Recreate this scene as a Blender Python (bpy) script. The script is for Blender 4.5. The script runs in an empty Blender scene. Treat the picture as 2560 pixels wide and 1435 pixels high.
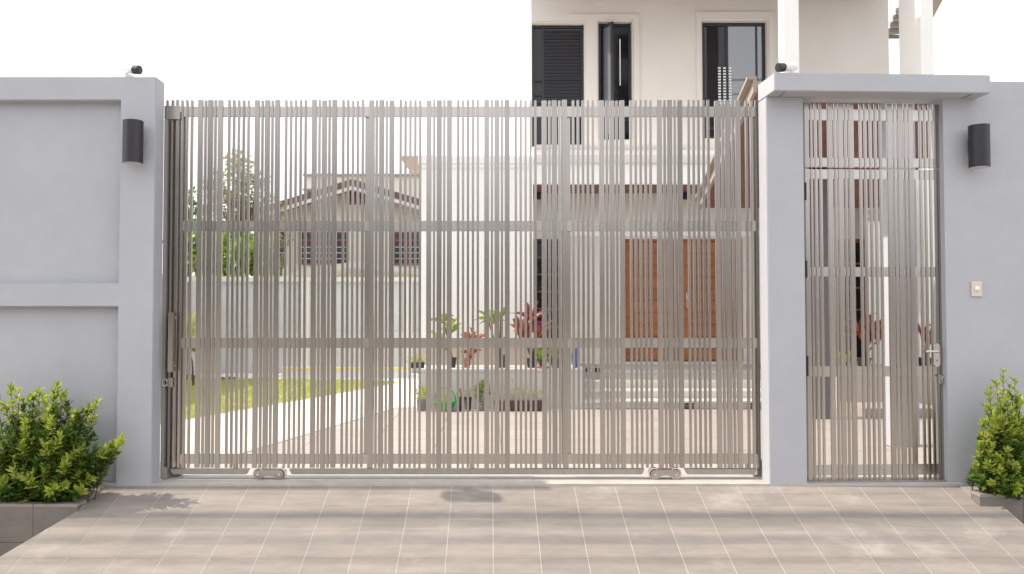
import bpy, bmesh, math, random
from mathutils import Vector, Matrix, Quaternion

S = bpy.context.scene
C = S.collection
R = random.Random(11)

# ------------------------------------------------------------------ camera
FPX, PCX, PCY, PITCH = 2000.0, 1225.0, 717.5, math.radians(1.65)
CAM = Vector((0.0, -5.917, 1.24))
cd = bpy.data.cameras.new('camera')
cd.sensor_width = 36.0
cd.lens = FPX / 2560 * 36.0
cd.shift_x = (1280 - PCX) / 2560
cd.clip_start, cd.clip_end = 0.05, 2000
cam = bpy.data.objects.new('camera', cd)
cam.location = CAM
cam.rotation_euler = (math.pi / 2 + PITCH, 0, 0)
C.objects.link(cam)
S.camera = cam

# ------------------------------------------------------------------ daylight
SUN_EL, SUN_AZ = math.radians(46), math.radians(0.9)      # sun stands to the left, a hair behind the wall plane
w = bpy.data.worlds.new('World')
S.world = w
w.use_nodes = True
nt = w.node_tree
sky = nt.nodes.new('ShaderNodeTexSky')
sky.sky_type = 'NISHITA'
sky.sun_disc = False
sky.sun_elevation = SUN_EL
sky.sun_rotation = -math.pi / 2 + SUN_AZ
sky.altitude = 0
sky.air_density = 1.0
sky.dust_density = 6.0
sky.ozone_density = 1.0
bg = nt.nodes['Background']
# thin high haze whitens the whole sky
hz = nt.nodes.new('ShaderNodeMix')
hz.data_type = 'RGBA'
hz.inputs[0].default_value = 0.86
hz.inputs[7].default_value = (9.8, 9.8, 10.1, 1)
nt.links.new(sky.outputs[0], hz.inputs[6])
nt.links.new(hz.outputs[2], bg.inputs[0])
bg.inputs[1].default_value = 0.1
sd = bpy.data.lights.new('sun', 'SUN')
sd.energy = 2.75
sd.angle = math.radians(0.6)
sd.color = (1.0, 0.90, 0.76)
sun = bpy.data.objects.new('sun', sd)
sdir = Vector((math.cos(SUN_AZ) * math.cos(SUN_EL), -math.sin(SUN_AZ) * math.cos(SUN_EL), -math.sin(SUN_EL)))
sun.rotation_euler = sdir.to_track_quat('-Z', 'Y').to_euler()
sun.location = (-8, 0, 9)
C.objects.link(sun)
vs = S.view_settings
vs.view_transform = 'Standard'
vs.look = 'None'
vs.gamma = 1.0
vs.use_curve_mapping = False
vs.exposure = 0.90
S.cycles.use_denoising = True
S.cycles.max_bounces = 12
S.cycles.diffuse_bounces = 4
S.cycles.glossy_bounces = 8
S.cycles.transparent_max_bounces = 8


# ------------------------------------------------------------------ helpers
def at(px, py, Y):
    """world x, z of the photo's pixel where its ray meets the plane y = Y"""
    u, v = (px - PCX) / FPX, (PCY - py) / FPX
    dy = math.cos(PITCH) - v * math.sin(PITCH)
    dz = math.sin(PITCH) + v * math.cos(PITCH)
    t = (Y - CAM.y) / dy
    return CAM.x + u * t, CAM.z + dz * t


def P(px, py, s):
    x, z = at(px, py, CAM.y + s)
    return Vector((x, CAM.y + s, z))


def ground(px, py, z0=0.0):
    u, v = (px - PCX) / FPX, (PCY - py) / FPX
    dy = math.cos(PITCH) - v * math.sin(PITCH)
    dz = math.sin(PITCH) + v * math.cos(PITCH)
    t = (z0 - CAM.z) / dz
    return Vector((u * t, CAM.y + dy * t, z0))


def box(bm, x0, x1, y0, y1, z0, z1):
    if x1 < x0: x0, x1 = x1, x0
    if y1 < y0: y0, y1 = y1, y0
    if z1 < z0: z0, z1 = z1, z0
    v = [bm.verts.new(c) for c in ((x0, y0, z0), (x1, y0, z0), (x1, y1, z0), (x0, y1, z0),
                                   (x0, y0, z1), (x1, y0, z1), (x1, y1, z1), (x0, y1, z1))]
    for f in ((3, 2, 1, 0), (4, 5, 6, 7), (0, 1, 5, 4), (1, 2, 6, 5), (2, 3, 7, 6), (3, 0, 4, 7)):
        bm.faces.new([v[i] for i in f])
    return bm


def hexa(bm, lo, hi):
    """solid between two quads (lists of four points, same order)"""
    a = [bm.verts.new(p) for p in lo]
    b = [bm.verts.new(p) for p in hi]
    bm.faces.new(a[::-1])
    bm.faces.new(b)
    for i in range(4):
        j = (i + 1) % 4
        bm.faces.new((a[i], a[j], b[j], b[i]))
    return bm


def prism(bm, poly, z0, z1, zf=None):
    """extrude a plan polygon from z0 to z1; zf(x, y) adds a slope"""
    n = len(poly)
    g = zf or (lambda x, y: 0.0)
    a = [bm.verts.new((x, y, z0 + g(x, y))) for x, y in poly]
    b = [bm.verts.new((x, y, z1 + g(x, y))) for x, y in poly]
    bm.faces.new(a[::-1])
    bm.faces.new(b)
    for i in range(n):
        j = (i + 1) % n
        bm.faces.new((a[i], a[j], b[j], b[i]))
    return bm


def cyl(bm, p0, p1, r0, r1=None, n=20, cap=True):
    p0, p1 = Vector(p0), Vector(p1)
    r1 = r0 if r1 is None else r1
    d = (p1 - p0).normalized()
    a = d.orthogonal().normalized()
    b = d.cross(a)
    A, B = [], []
    for i in range(n):
        t = 2 * math.pi * i / n
        o = a * math.cos(t) + b * math.sin(t)
        A.append(bm.verts.new(p0 + o * r0))
        B.append(bm.verts.new(p1 + o * r1))
    for i in range(n):
        j = (i + 1) % n
        bm.faces.new((A[i], A[j], B[j], B[i]))
    if cap:
        bm.faces.new(A[::-1])
        bm.faces.new(B)
    return bm


def tube(bm, pts, radii, n=6):
    pts = [Vector(p) for p in pts]
    if not isinstance(radii, (list, tuple)): radii = [radii] * len(pts)
    rings = []
    for i, p in enumerate(pts):
        d = (pts[min(i + 1, len(pts) - 1)] - pts[max(i - 1, 0)]).normalized()
        a = d.cross(Vector((0.13, 0.97, 0.21))).normalized()
        b = d.cross(a)
        rings.append([bm.verts.new(p + (a * math.cos(2 * math.pi * k / n) + b * math.sin(2 * math.pi * k / n)) * radii[i])
                      for k in range(n)])
    for r0, r1 in zip(rings, rings[1:]):
        for k in range(n):
            bm.faces.new((r0[k], r0[(k + 1) % n], r1[(k + 1) % n], r1[k]))
    bm.faces.new(rings[0][::-1])
    bm.faces.new(rings[-1])
    return bm


def lathe(bm, cx, cy, prof, n=20):
    rings = []
    for r, z in prof:
        rings.append([bm.verts.new((cx + r * math.cos(2 * math.pi * k / n), cy + r * math.sin(2 * math.pi * k / n), z))
                      for k in range(n)])
    for r0, r1 in zip(rings, rings[1:]):
        for k in range(n):
            bm.faces.new((r0[k], r0[(k + 1) % n], r1[(k + 1) % n], r1[k]))
    bm.faces.new(rings[0][::-1])
    bm.faces.new(rings[-1])
    return bm


def NB():
    return bmesh.new()


ORG = {}


def obj(name, bm, m, parent=None, bevel=0.0, smooth=False, kind=None, label=None, local=False, seg=2):
    """links bm as ONE mesh object; its points are world points unless local"""
    if isinstance(bm, tuple):
        me = bpy.data.meshes.new(name)
        me.from_pydata(bm[0], [], bm[1])
    else:
        if bevel:
            bmesh.ops.bevel(bm, geom=list(bm.edges), offset=bevel, segments=seg, affect='EDGES', clamp_overlap=True)
        bmesh.ops.recalc_face_normals(bm, faces=list(bm.faces))
        me = bpy.data.meshes.new(name)
        bm.to_mesh(me)
        bm.free()
    if m is not None: me.materials.append(m)
    if smooth:
        for p in me.polygons: p.use_smooth = True
    o = bpy.data.objects.new(name, me)
    C.objects.link(o)
    if parent is not None:
        o.parent = parent
        if not local: o.location = -ORG.get(parent.name, Vector())
    if kind: o['kind'] = kind
    if label: o['label'] = label
    ORG[o.name] = Vector()
    return o


def inst(src, loc, parent, rot=None, scale=None):
    o = src.copy()
    C.objects.link(o)
    o.parent = parent
    o.location = loc
    if rot: o.rotation_euler = rot
    if scale: o.scale = scale
    return o


def thing(name, label, cat, loc=(0, 0, 0), rotz=0.0, group=None):
    o = bpy.data.objects.new(name, None)
    o.empty_display_size = 0.1
    C.objects.link(o)
    o.location = loc
    o.rotation_euler = (0, 0, rotz)
    ORG[o.name] = Vector(loc)
    o['label'] = label
    o['category'] = cat
    if group: o['group'] = group
    return o


def tag(o, label, cat, group=None):
    o['label'] = label
    o['category'] = cat
    if group: o['group'] = group
    return o


def wall_holes(bm, x0, x1, y0, y1, z0, z1, holes):
    """upright wall between two planes with rectangular openings (x0, x1, z0, z1)"""
    xs = sorted({x0, x1, *[h[0] for h in holes], *[h[1] for h in holes]})
    zs = sorted({z0, z1, *[h[2] for h in holes], *[h[3] for h in holes]})
    xs = [x for x in xs if x0 <= x <= x1]
    zs = [z for z in zs if z0 <= z <= z1]
    solid = lambda i, k: 0 <= i < len(xs) - 1 and 0 <= k < len(zs) - 1 and not any(
        h[0] <= (xs[i] + xs[i + 1]) / 2 <= h[1] and h[2] <= (zs[k] + zs[k + 1]) / 2 <= h[3] for h in holes)

    def quad(a, b, c, d):
        bm.faces.new([bm.verts.new(p) for p in (a, b, c, d)])
    for i in range(len(xs) - 1):
        for k in range(len(zs) - 1):
            if not solid(i, k): continue
            a, b, c, d = xs[i], xs[i + 1], zs[k], zs[k + 1]
            quad((a, y0, c), (b, y0, c), (b, y0, d), (a, y0, d))
            quad((b, y1, c), (a, y1, c), (a, y1, d), (b, y1, d))
            if not solid(i - 1, k): quad((a, y1, c), (a, y0, c), (a, y0, d), (a, y1, d))
            if not solid(i + 1, k): quad((b, y0, c), (b, y1, c), (b, y1, d), (b, y0, d))
            if not solid(i, k - 1): quad((a, y1, c), (b, y1, c), (b, y0, c), (a, y0, c))
            if not solid(i, k + 1): quad((a, y0, d), (b, y0, d), (b, y1, d), (a, y1, d))
    bmesh.ops.remove_doubles(bm, verts=list(bm.verts), dist=1e-5)
    return bm


# ------------------------------------------------------------------ materials
def mat(name, col, rough=0.6, metal=0.0, var=0.0, scale=4.0, stretch=(1, 1, 1), bump=0.0, bscale=80.0, rnd=0.0,
        spec=0.5, col2=None, var2=0.0, scale2=40.0, aniso=0.0, rvar=0.0, coat=0.0, stain=None):
    m = bpy.data.materials.new(name)
    m.use_nodes = True
    t = m.node_tree
    L = t.links.new
    b = t.nodes['Principled BSDF']
    b.inputs['Roughness'].default_value = rough
    b.inputs['Metallic'].default_value = metal
    b.inputs['Specular IOR Level'].default_value = spec
    if aniso: b.inputs['Anisotropic'].default_value = aniso
    if coat: b.inputs['Coat Weight'].default_value = coat
    geo = t.nodes.new('ShaderNodeNewGeometry')
    mp = t.nodes.new('ShaderNodeMapping')
    mp.inputs['Scale'].default_value = stretch
    L(geo.outputs['Position'], mp.inputs['Vector'])
    n1 = t.nodes.new('ShaderNodeTexNoise')
    n1.inputs['Scale'].default_value = scale
    n1.inputs['Detail'].default_value = 6
    n1.inputs['Roughness'].default_value = 0.6
    L(mp.outputs[0], n1.inputs['Vector'])
    mr = t.nodes.new('ShaderNodeMapRange')
    mr.inputs[1].default_value, mr.inputs[2].default_value = 0.3, 0.7
    L(n1.outputs[0], mr.inputs[0])
    mx = t.nodes.new('ShaderNodeMix')
    mx.data_type = 'RGBA'
    c1 = tuple(c * (1 - var) for c in col)
    c2 = tuple(min(1, c * (1 + var)) for c in (col2 or col))
    mx.inputs[6].default_value = (*c1, 1)
    mx.inputs[7].default_value = (*c2, 1)
    L(mr.outputs[0], mx.inputs[0])
    out = mx.outputs[2]
    if var2:
        n2 = t.nodes.new('ShaderNodeTexNoise')
        n2.inputs['Scale'].default_value = scale2
        n2.inputs['Detail'].default_value = 3
        L(mp.outputs[0], n2.inputs['Vector'])
        m2 = t.nodes.new('ShaderNodeMapRange')
        m2.inputs[1].default_value, m2.inputs[2].default_value = 0.25, 0.75
        m2.inputs[3].default_value, m2.inputs[4].default_value = 1 - var2, 1 + var2
        L(n2.outputs[0], m2.inputs[0])
        mul = t.nodes.new('ShaderNodeMix')
        mul.data_type = 'RGBA'
        mul.blend_type = 'MULTIPLY'
        mul.inputs[0].default_value = 1
        L(out, mul.inputs[6])
        L(m2.outputs[0], mul.inputs[7])
        out = mul.outputs[2]
    if stain:
        ns = t.nodes.new('ShaderNodeTexNoise')
        ns.inputs['Scale'].default_value = stain[1]
        ns.inputs['Detail'].default_value = 9
        ns.inputs['Roughness'].default_value = 0.68
        L(geo.outputs['Position'], ns.inputs['Vector'])
        m5 = t.nodes.new('ShaderNodeMapRange')
        m5.inputs[1].default_value, m5.inputs[2].default_value = 0.56, 0.74
        m5.inputs[3].default_value, m5.inputs[4].default_value = 0.0, stain[2]
        L(ns.outputs[0], m5.inputs[0])
        mxs = t.nodes.new('ShaderNodeMix')
        mxs.data_type = 'RGBA'
        mxs.inputs[7].default_value = (*stain[0], 1)
        L(m5.outputs[0], mxs.inputs[0])
        L(out, mxs.inputs[6])
        out = mxs.outputs[2]
    if rnd:
        oi = t.nodes.new('ShaderNodeObjectInfo')
        m3 = t.nodes.new('ShaderNodeMapRange')
        m3.inputs[3].default_value, m3.inputs[4].default_value = 1 - rnd, 1 + rnd
        L(oi.outputs['Random'], m3.inputs[0])
        mul = t.nodes.new('ShaderNodeMix')
        mul.data_type = 'RGBA'
        mul.blend_type = 'MULTIPLY'
        mul.inputs[0].default_value = 1
        L(out, mul.inputs[6])
        L(m3.outputs[0], mul.inputs[7])
        out = mul.outputs[2]
    L(out, b.inputs['Base Color'])
    if rvar:
        m4 = t.nodes.new('ShaderNodeMapRange')
        m4.inputs[3].default_value, m4.inputs[4].default_value = rough - rvar, rough + rvar
        L(n1.outputs[0], m4.inputs[0])
        L(m4.outputs[0], b.inputs['Roughness'])
    if bump:
        nb = t.nodes.new('ShaderNodeTexNoise')
        nb.inputs['Scale'].default_value = bscale
        nb.inputs['Detail'].default_value = 4
        L(mp.outputs[0], nb.inputs['Vector'])
        bp = t.nodes.new('ShaderNodeBump')
        bp.inputs['Strength'].default_value = bump
        bp.inputs['Distance'].default_value = 0.01
        L(nb.outputs[0], bp.inputs['Height'])
        L(bp.outputs[0], b.inputs['Normal'])
    return m


def leafmat(name, cols, rough=0.4, trans=0.35):
    """per-leaf colour picked at random from cols"""
    m = bpy.data.materials.new(name)
    m.use_nodes = True
    t = m.node_tree
    L = t.links.new
    b = t.nodes['Principled BSDF']
    b.inputs['Roughness'].default_value = rough
    geo = t.nodes.new('ShaderNodeNewGeometry')
    cr = t.nodes.new('ShaderNodeValToRGB')
    e = cr.color_ramp.elements
    while len(e) < len(cols): e.new(0.5)
    for i, c in enumerate(cols):
        e[i].position = i / max(1, len(cols) - 1)
        e[i].color = (*c, 1)
    L(geo.outputs['Random Per Island'], cr.inputs[0])
    L(cr.outputs[0], b.inputs['Base Color'])
    tr = t.nodes.new('ShaderNodeBsdfTranslucent')
    hs = t.nodes.new('ShaderNodeHueSaturation')
    hs.inputs['Value'].default_value = 1.6
    L(cr.outputs[0], hs.inputs['Color'])
    L(hs.outputs[0], tr.inputs[0])
    ms = t.nodes.new('ShaderNodeMixShader')
    ms.inputs[0].default_value = trans
    L(b.outputs[0], ms.inputs[1])
    L(tr.outputs[0], ms.inputs[2])
    L(ms.outputs[0], t.nodes['Material Output'].inputs[0])
    return m


def glassmat(name, col, ior=1.5, rough=0.03):
    m = mat(name, col, rough, 0, 0.0)
    m.node_tree.nodes['Principled BSDF'].inputs['IOR'].default_value = ior
    return m


M = {}
M['wall'] = mat('grey_wall_paint', (0.428, 0.440, 0.478), 0.75, 0, 0.035, 1.6, bump=0.18, bscale=110, var2=0.022, scale2=9, stain=((0.375, 0.385, 0.415), 0.9, 0.4))
M['steel'] = mat('brushed_steel', (0.40, 0.372, 0.346), 0.25, 0.92, 0.05, 3.0, (3, 3, 0.12), rnd=0.09, rvar=0.06)
M['steel_rail'] = mat('steel_rail', (0.50, 0.473, 0.447), 0.26, 0.88, 0.04, 3.0, (0.2, 3, 3), rnd=0.03, rvar=0.08)
M['steel_dark'] = mat('steel_channel', (0.36, 0.335, 0.315), 0.4, 0.45, 0.1, 3.0, (6, 6, 0.3), rvar=0.1)
M['steel_polish'] = mat('polished_steel', (0.62, 0.60, 0.58), 0.22, 1.0, 0.04, 20)
M['black_paint'] = mat('black_powder_coat', (0.022, 0.020, 0.026), 0.45, 0, 0.1, 30, bump=0.05, bscale=400)
M['white_plastic'] = mat('white_plastic', (0.78, 0.78, 0.76), 0.35)
M['cream_plastic'] = mat('cream_plastic', (0.62, 0.58, 0.50), 0.4)
M['dark_lens'] = glassmat('camera_front', (0.02, 0.02, 0.025), 1.5, 0.15)
M['lamp_glass'] = mat('lamp_diffuser', (0.5, 0.5, 0.5), 0.3)
M['tile'] = mat('ramp_tile', (0.240, 0.212, 0.190), 0.55, 0, 0.08, 2.2, (1, 5, 5), bump=0.1, bscale=60, rnd=0.06,
                col2=(0.272, 0.240, 0.216), var2=0.07, scale2=9, stain=((0.42, 0.39, 0.36), 1.7, 0.7))
M['tile_dark'] = mat('planter_tile', (0.185, 0.165, 0.152), 0.55, 0, 0.1, 5, (1, 1, 2), bump=0.1, bscale=60, rnd=0.05, var2=0.06, scale2=22)
M['coping'] = mat('planter_coping', (0.30, 0.27, 0.25), 0.6, 0, 0.1, 6, rnd=0.05)
M['grout'] = mat('pale_grout', (0.54, 0.51, 0.475), 0.9, 0, 0.12, 8)
M['threshold'] = mat('concrete_threshold', (0.46, 0.43, 0.40), 0.8, 0, 0.12, 6, bump=0.15, bscale=70)
M['court'] = mat('courtyard_tile', (0.40, 0.36, 0.335), 0.6, 0, 0.08, 2, (1, 3, 1), bump=0.08, bscale=60, rnd=0.05, var2=0.06, scale2=12)
M['path'] = mat('white_concrete', (0.72, 0.71, 0.68), 0.8, 0, 0.05, 3, bump=0.1)
M['lawn'] = mat('lawn_soil', (0.24, 0.27, 0.07), 0.9, 0, 0.3, 5, col2=(0.36, 0.36, 0.11), var2=0.2, scale2=40)
M['grass'] = leafmat('grass_blades', [(0.22, 0.27, 0.06), (0.36, 0.39, 0.11), (0.48, 0.46, 0.17)], 0.6, 0.4)
M['road'] = mat('concrete_road', (0.34, 0.315, 0.285), 0.85, 0, 0.1, 3, bump=0.3, bscale=120)
M['earth'] = mat('bare_ground', (0.16, 0.14, 0.10), 0.95, 0, 0.25, 1.5)
M['soil'] = mat('planter_soil', (0.05, 0.038, 0.028), 0.95, 0, 0.4, 30, bump=0.8, bscale=50)
M['white'] = mat('white_house_paint', (0.88, 0.87, 0.84), 0.7, 0, 0.02, 1.5, bump=0.05, bscale=100)
M['cream'] = mat('cream_house_paint', (0.69, 0.655, 0.61), 0.7, 0, 0.03, 1.5, bump=0.05, bscale=100)
M['marble'] = mat('white_step_tile', (0.72, 0.71, 0.67), 0.35, 0, 0.06, 5)
M['terrace_grey'] = mat('terrace_wall_paint', (0.56, 0.555, 0.55), 0.7, 0, 0.05, 3)
M['carport_beam'] = mat('taupe_beam_paint', (0.37, 0.31, 0.26), 0.6, 0, 0.05, 4)
M['plinth'] = mat('beige_plinth', (0.50, 0.44, 0.37), 0.6, 0, 0.05, 5)
M['post_shaded'] = mat('shade_darkened_post', (0.17, 0.17, 0.18), 0.7, 0, 0.05, 3)  # grey darkened so the colour carries the shade under the carport roof
M['soffit'] = mat('brown_soffit_board', (0.20, 0.085, 0.06), 0.5, 0, 0.15, 4, (8, 1, 1), rnd=0.12)
M['door_wood'] = mat('varnished_door_wood', (0.33, 0.125, 0.042), 0.38, 0, 0.22, 5, (1, 1, 9), rnd=0.14, coat=0.2, var2=0.12, scale2=18)
M['dark_wood'] = mat('red_brown_frame', (0.15, 0.055, 0.035), 0.45, 0, 0.15, 6)
M['win_frame'] = mat('dark_window_frame', (0.022, 0.02, 0.026), 0.4, 0, 0.1, 10)
M['pane_dark'] = glassmat('dark_pane', (0.016, 0.016, 0.02), 1.45)
M['pane_grey'] = glassmat('reflection_tinted_pane', (0.15, 0.165, 0.185), 2.1, 0.02)  # grey base carries mirrored pale sky in the colour; high IOR adds real reflection
M['blind'] = mat('white_blind', (0.75, 0.76, 0.74), 0.6)
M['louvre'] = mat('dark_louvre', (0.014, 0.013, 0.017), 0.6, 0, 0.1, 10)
M['bwall'] = mat('back_wall_paint', (0.46, 0.485, 0.51), 0.75, 0, 0.06, 1.2, bump=0.1)
M['bwall_light'] = mat('back_wall_coping', (0.60, 0.60, 0.59), 0.75, 0, 0.05, 2)
M['yellow'] = mat('yellow_edge_paint', (0.68, 0.50, 0.10), 0.6, 0, 0.15, 6)
M['nb_wall'] = mat('neighbour_cream_wall', (0.74, 0.69, 0.59), 0.8, 0, 0.06, 1)
M['nb_white'] = mat('neighbour_white_paint', (0.70, 0.68, 0.64), 0.75, 0, 0.05, 2)
M['nb_roof'] = mat('red_brown_roof_edge', (0.16, 0.085, 0.075), 0.7, 0, 0.15, 3)
M['nb_sheet'] = mat('grey_roof_sheet', (0.34, 0.33, 0.32), 0.6, 0, 0.15, 2)
M['nb_frame'] = mat('red_timber', (0.26, 0.075, 0.05), 0.5, 0, 0.15, 4, rnd=0.1)
M['nb_pane'] = glassmat('neighbour_pane', (0.05, 0.055, 0.075), 1.5, 0.1)
M['ochre'] = mat('ochre_tower', (0.62, 0.47, 0.30), 0.8, 0, 0.05, 2)
M['shingle'] = mat('pinkish_shingle', (0.42, 0.34, 0.32), 0.75, 0, 0.1, 8)
M['shingle'].node_tree.nodes['Principled BSDF'].inputs['Roughness'].default_value = 0.75
M['bark'] = mat('bark', (0.13, 0.10, 0.075), 0.9, 0, 0.3, 20, bump=0.4)
M['twig'] = mat('shrub_twig', (0.12, 0.075, 0.045), 0.8, 0, 0.2, 40)
M['leaf'] = leafmat('shrub_leaf', [(0.025, 0.06, 0.010), (0.055, 0.12, 0.014), (0.09, 0.17, 0.02), (0.15, 0.23, 0.03)], 0.42, 0.25)
M['leaf_tip'] = leafmat('young_shrub_leaf', [(0.15, 0.25, 0.025), (0.25, 0.35, 0.035), (0.37, 0.42, 0.06), (0.46, 0.45, 0.10)], 0.42, 0.4)
M['tree_leaf'] = leafmat('tree_leaf', [(0.08, 0.13, 0.03), (0.14, 0.20, 0.05), (0.24, 0.29, 0.09)], 0.5, 0.4)
M['tree_leaf_dry'] = leafmat('dry_tree_leaf', [(0.22, 0.22, 0.11), (0.34, 0.31, 0.18), (0.19, 0.22, 0.09)], 0.5, 0.4)
M['bright_leaf'] = leafmat('bright_leaf', [(0.08, 0.16, 0.02), (0.16, 0.26, 0.03), (0.26, 0.34, 0.05)], 0.4, 0.45)
M['yellow_leaf'] = leafmat('yellow_leaf', [(0.30, 0.32, 0.05), (0.45, 0.42, 0.08), (0.20, 0.26, 0.04)], 0.5, 0.4)
M['red_leaf'] = leafmat('red_leaf', [(0.05, 0.010, 0.014), (0.12, 0.017, 0.025), (0.22, 0.035, 0.04), (0.07, 0.022, 0.02)], 0.35, 0.15)
M['orange_leaf'] = leafmat('orange_leaf', [(0.34, 0.06, 0.03), (0.42, 0.13, 0.04), (0.22, 0.03, 0.035)], 0.35, 0.35)
M['pot_black'] = mat('black_plastic_pot', (0.03, 0.03, 0.034), 0.5, 0, 0.1, 20)
M['pot_grey'] = mat('grey_cement_pot', (0.20, 0.19, 0.19), 0.8, 0, 0.15, 20)
M['pot_brown'] = mat('brown_plastic_trough', (0.075, 0.045, 0.045), 0.5, 0, 0.1, 20)
M['pot_green'] = mat('green_plastic_basket', (0.035, 0.33, 0.06), 0.45, 0, 0.1, 20)
M['pot_blue'] = mat('blue_glazed_pot', (0.09, 0.13, 0.42), 0.2, 0, 0.15, 20)
M['pot_terra'] = mat('terracotta', (0.34, 0.11, 0.06), 0.8, 0, 0.15, 20)
M['pole_blue'] = mat('pale_blue_pipe', (0.16, 0.50, 0.62), 0.5)
M['rubber'] = mat('black_rubber', (0.02, 0.02, 0.02), 0.7)
M['cable'] = mat('cable_sheath', (0.02, 0.02, 0.02), 0.7)
M['stone'] = mat('dark_stone', (0.10, 0.09, 0.08), 0.9, 0, 0.2, 20)
M['hedge_leaf'] = leafmat('hedge_leaf', [(0.04, 0.055, 0.028), (0.07, 0.085, 0.045), (0.11, 0.12, 0.07)], 0.6, 0.1)
M['far_wall'] = mat('opposite_wall', (0.50, 0.47, 0.43), 0.8, 0, 0.1, 1)
M['far_block'] = mat('opposite_block', (0.62, 0.62, 0.63), 0.8, 0, 0.06, 0.6)

# ------------------------------------------------------------------ ground
YF = -0.155                     # front face of the street wall
ROAD_Z = -0.50
KR = 0.33
ramp_z = lambda x, y: -0.02 + KR * (y - YF)
bm = NB()
bm.faces.new([bm.verts.new(p) for p in ((-400, -400, -0.62), (400, -400, -0.62), (400, 400, -0.62), (-400, 400, -0.62))])
o = obj('ground', bm, M['earth'], kind='structure')
bm = NB(); box(bm, -60, 60, -9.5, -1.58, -0.61, ROAD_Z)
obj('road', bm, M['road'], kind='structure')
bm = NB(); box(bm, -60, 60, -11.2, -9.5, -0.61, ROAD_Z + 0.12)
obj('pavement', bm, M['threshold'], kind='structure')

# ramp: pale grout bed with every tile a piece of its own
LEFT = [(-2.735, YF), (-2.80, -0.467), (-3.02, -0.94), (-3.32, -1.60)]
RIGHT = [(3.512, -1.60), (3.512, -0.405), (3.35, -0.405), (3.35, YF)]
outline = LEFT + RIGHT
ramp = None
bm = NB()
n = len(outline)
top = [bm.verts.new((x, y, ramp_z(x, y) - 0.0012)) for x, y in outline]
bot = [bm.verts.new((x, y, -0.60)) for x, y in outline]
bm.faces.new(top); bm.faces.new(bot[::-1])
for i in range(n):
    j = (i + 1) % n
    bm.faces.new((bot[i], bot[j], top[j], top[i]))
ramp = obj('driveway', bm, M['grout'], kind='structure')


def clip(poly, a, b, keep_left=True):
    """keep the part of poly on the left of the line a -> b"""
    out = []
    side = lambda p: (b[0] - a[0]) * (p[1] - a[1]) - (b[1] - a[1]) * (p[0] - a[0])
    for i in range(len(poly)):
        p, q = poly[i], poly[(i + 1) % len(poly)]
        sp, sq = side(p), side(q)
        if sp >= 0: out.append(p)
        if (sp > 0 > sq) or (sp < 0 < sq):
            t = sp / (sp - sq)
            out.append((p[0] + t * (q[0] - p[0]), p[1] + t * (q[1] - p[1])))
    return out


TW, TD, GAP = 0.2907, 0.141, 0.0036
row_y = [YF, -0.251]
y = -0.392
while y > -1.62:
    row_y.append(y); y -= TD
for r in range(len(row_y) - 1):
    ya, yb = row_y[r], row_y[r + 1]
    k = -12
    while k < 14:
        x0, x1 = 0.020 + k * TW, 0.020 + (k + 1) * TW
        g = GAP / 2
        poly = [(x0 + g, yb + g * 0.45), (x1 - g, yb + g * 0.45), (x1 - g, ya - g * 0.45), (x0 + g, ya - g * 0.45)]
        # left edge (flared) and right edge (stepped)
        if yb < -0.467 - 0.02:
            A, B = (LEFT[1], LEFT[2]) if (ya + yb) / 2 > -0.94 else (LEFT[2], LEFT[3])
        else:
            A, B = LEFT[0], LEFT[1]
        poly = clip(poly, A, B) if len(poly) > 2 else poly
        xr = 3.350 if (ya + yb) / 2 > -0.41 else 3.512
        if poly: poly = clip(poly, (xr, -9), (xr, 9))
        area = abs(sum(poly[i][0] * poly[(i + 1) % len(poly)][1] - poly[(i + 1) % len(poly)][0] * poly[i][1]
                       for i in range(len(poly)))) / 2 if len(poly) > 2 else 0
        if area > 2e-4:
            bm = NB()
            h = R.uniform(-0.0003, 0.0004)
            prism(bm, poly, -0.003, 0.0 + h, ramp_z)
            obj('paving_tile', bm, M['tile'], ramp)
        k += 1

# threshold strip the gate runs over, then the courtyard
bm = NB(); box(bm, -9, 3.40, YF + 0.002, 0.62, -0.6, -0.004)
box(bm, 3.40, 9, -0.09, 0.62, -0.6, -0.004)
obj('threshold', bm, M['threshold'], kind='structure')
bm = NB(); box(bm, -9, 9, 0.62, 4.3, -0.6, -0.012)
obj('courtyard_floor', bm, M['grout'], kind='structure')
court = [o for o in bpy.data.objects if o.name == 'courtyard_floor'][0]
g0, g1 = ground(585, 1140), ground(985, 1022)
dx, dy_ = (g1.x - g0.x) / (g1.y - g0.y), 1
edge = lambda y: g0.x + dx * (y - g0.y)
A_, B_ = (edge(0.62), 0.62), (edge(4.6), 4.6)
CT = 0.6
for iy in range(7):
    for ix in range(-6, 11):
        x0, x1 = 0.1 + ix * CT, 0.1 + (ix + 1) * CT
        y0, y1 = 0.625 + iy * CT, 0.625 + (iy + 1) * CT
        if y0 > 4.2: continue
        poly = [(x0 + .003, y0 + .003), (x1 - .003, y0 + .003), (x1 - .003, y1 - .003), (x0 + .003, y1 - .003)]
        poly = clip(poly, B_, A_)
        if len(poly) < 3: continue
        bm = NB(); prism(bm, poly, -0.011, -0.004 + R.uniform(-.0006, .0006))
        obj('floor_tile', bm, M['court'], court)
# white concrete path left of that line
bm = NB()
prism(bm, [(-9, 0.625), (edge(0.625) - .01, 0.625), (edge(4.28) - .01, 4.28), (-9, 4.28)], -0.03, 0.004)
box(bm, -9, 1.2, 4.30, 9.6, -0.2, 0.004)
obj('path', bm, M['path'], kind='structure')
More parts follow.
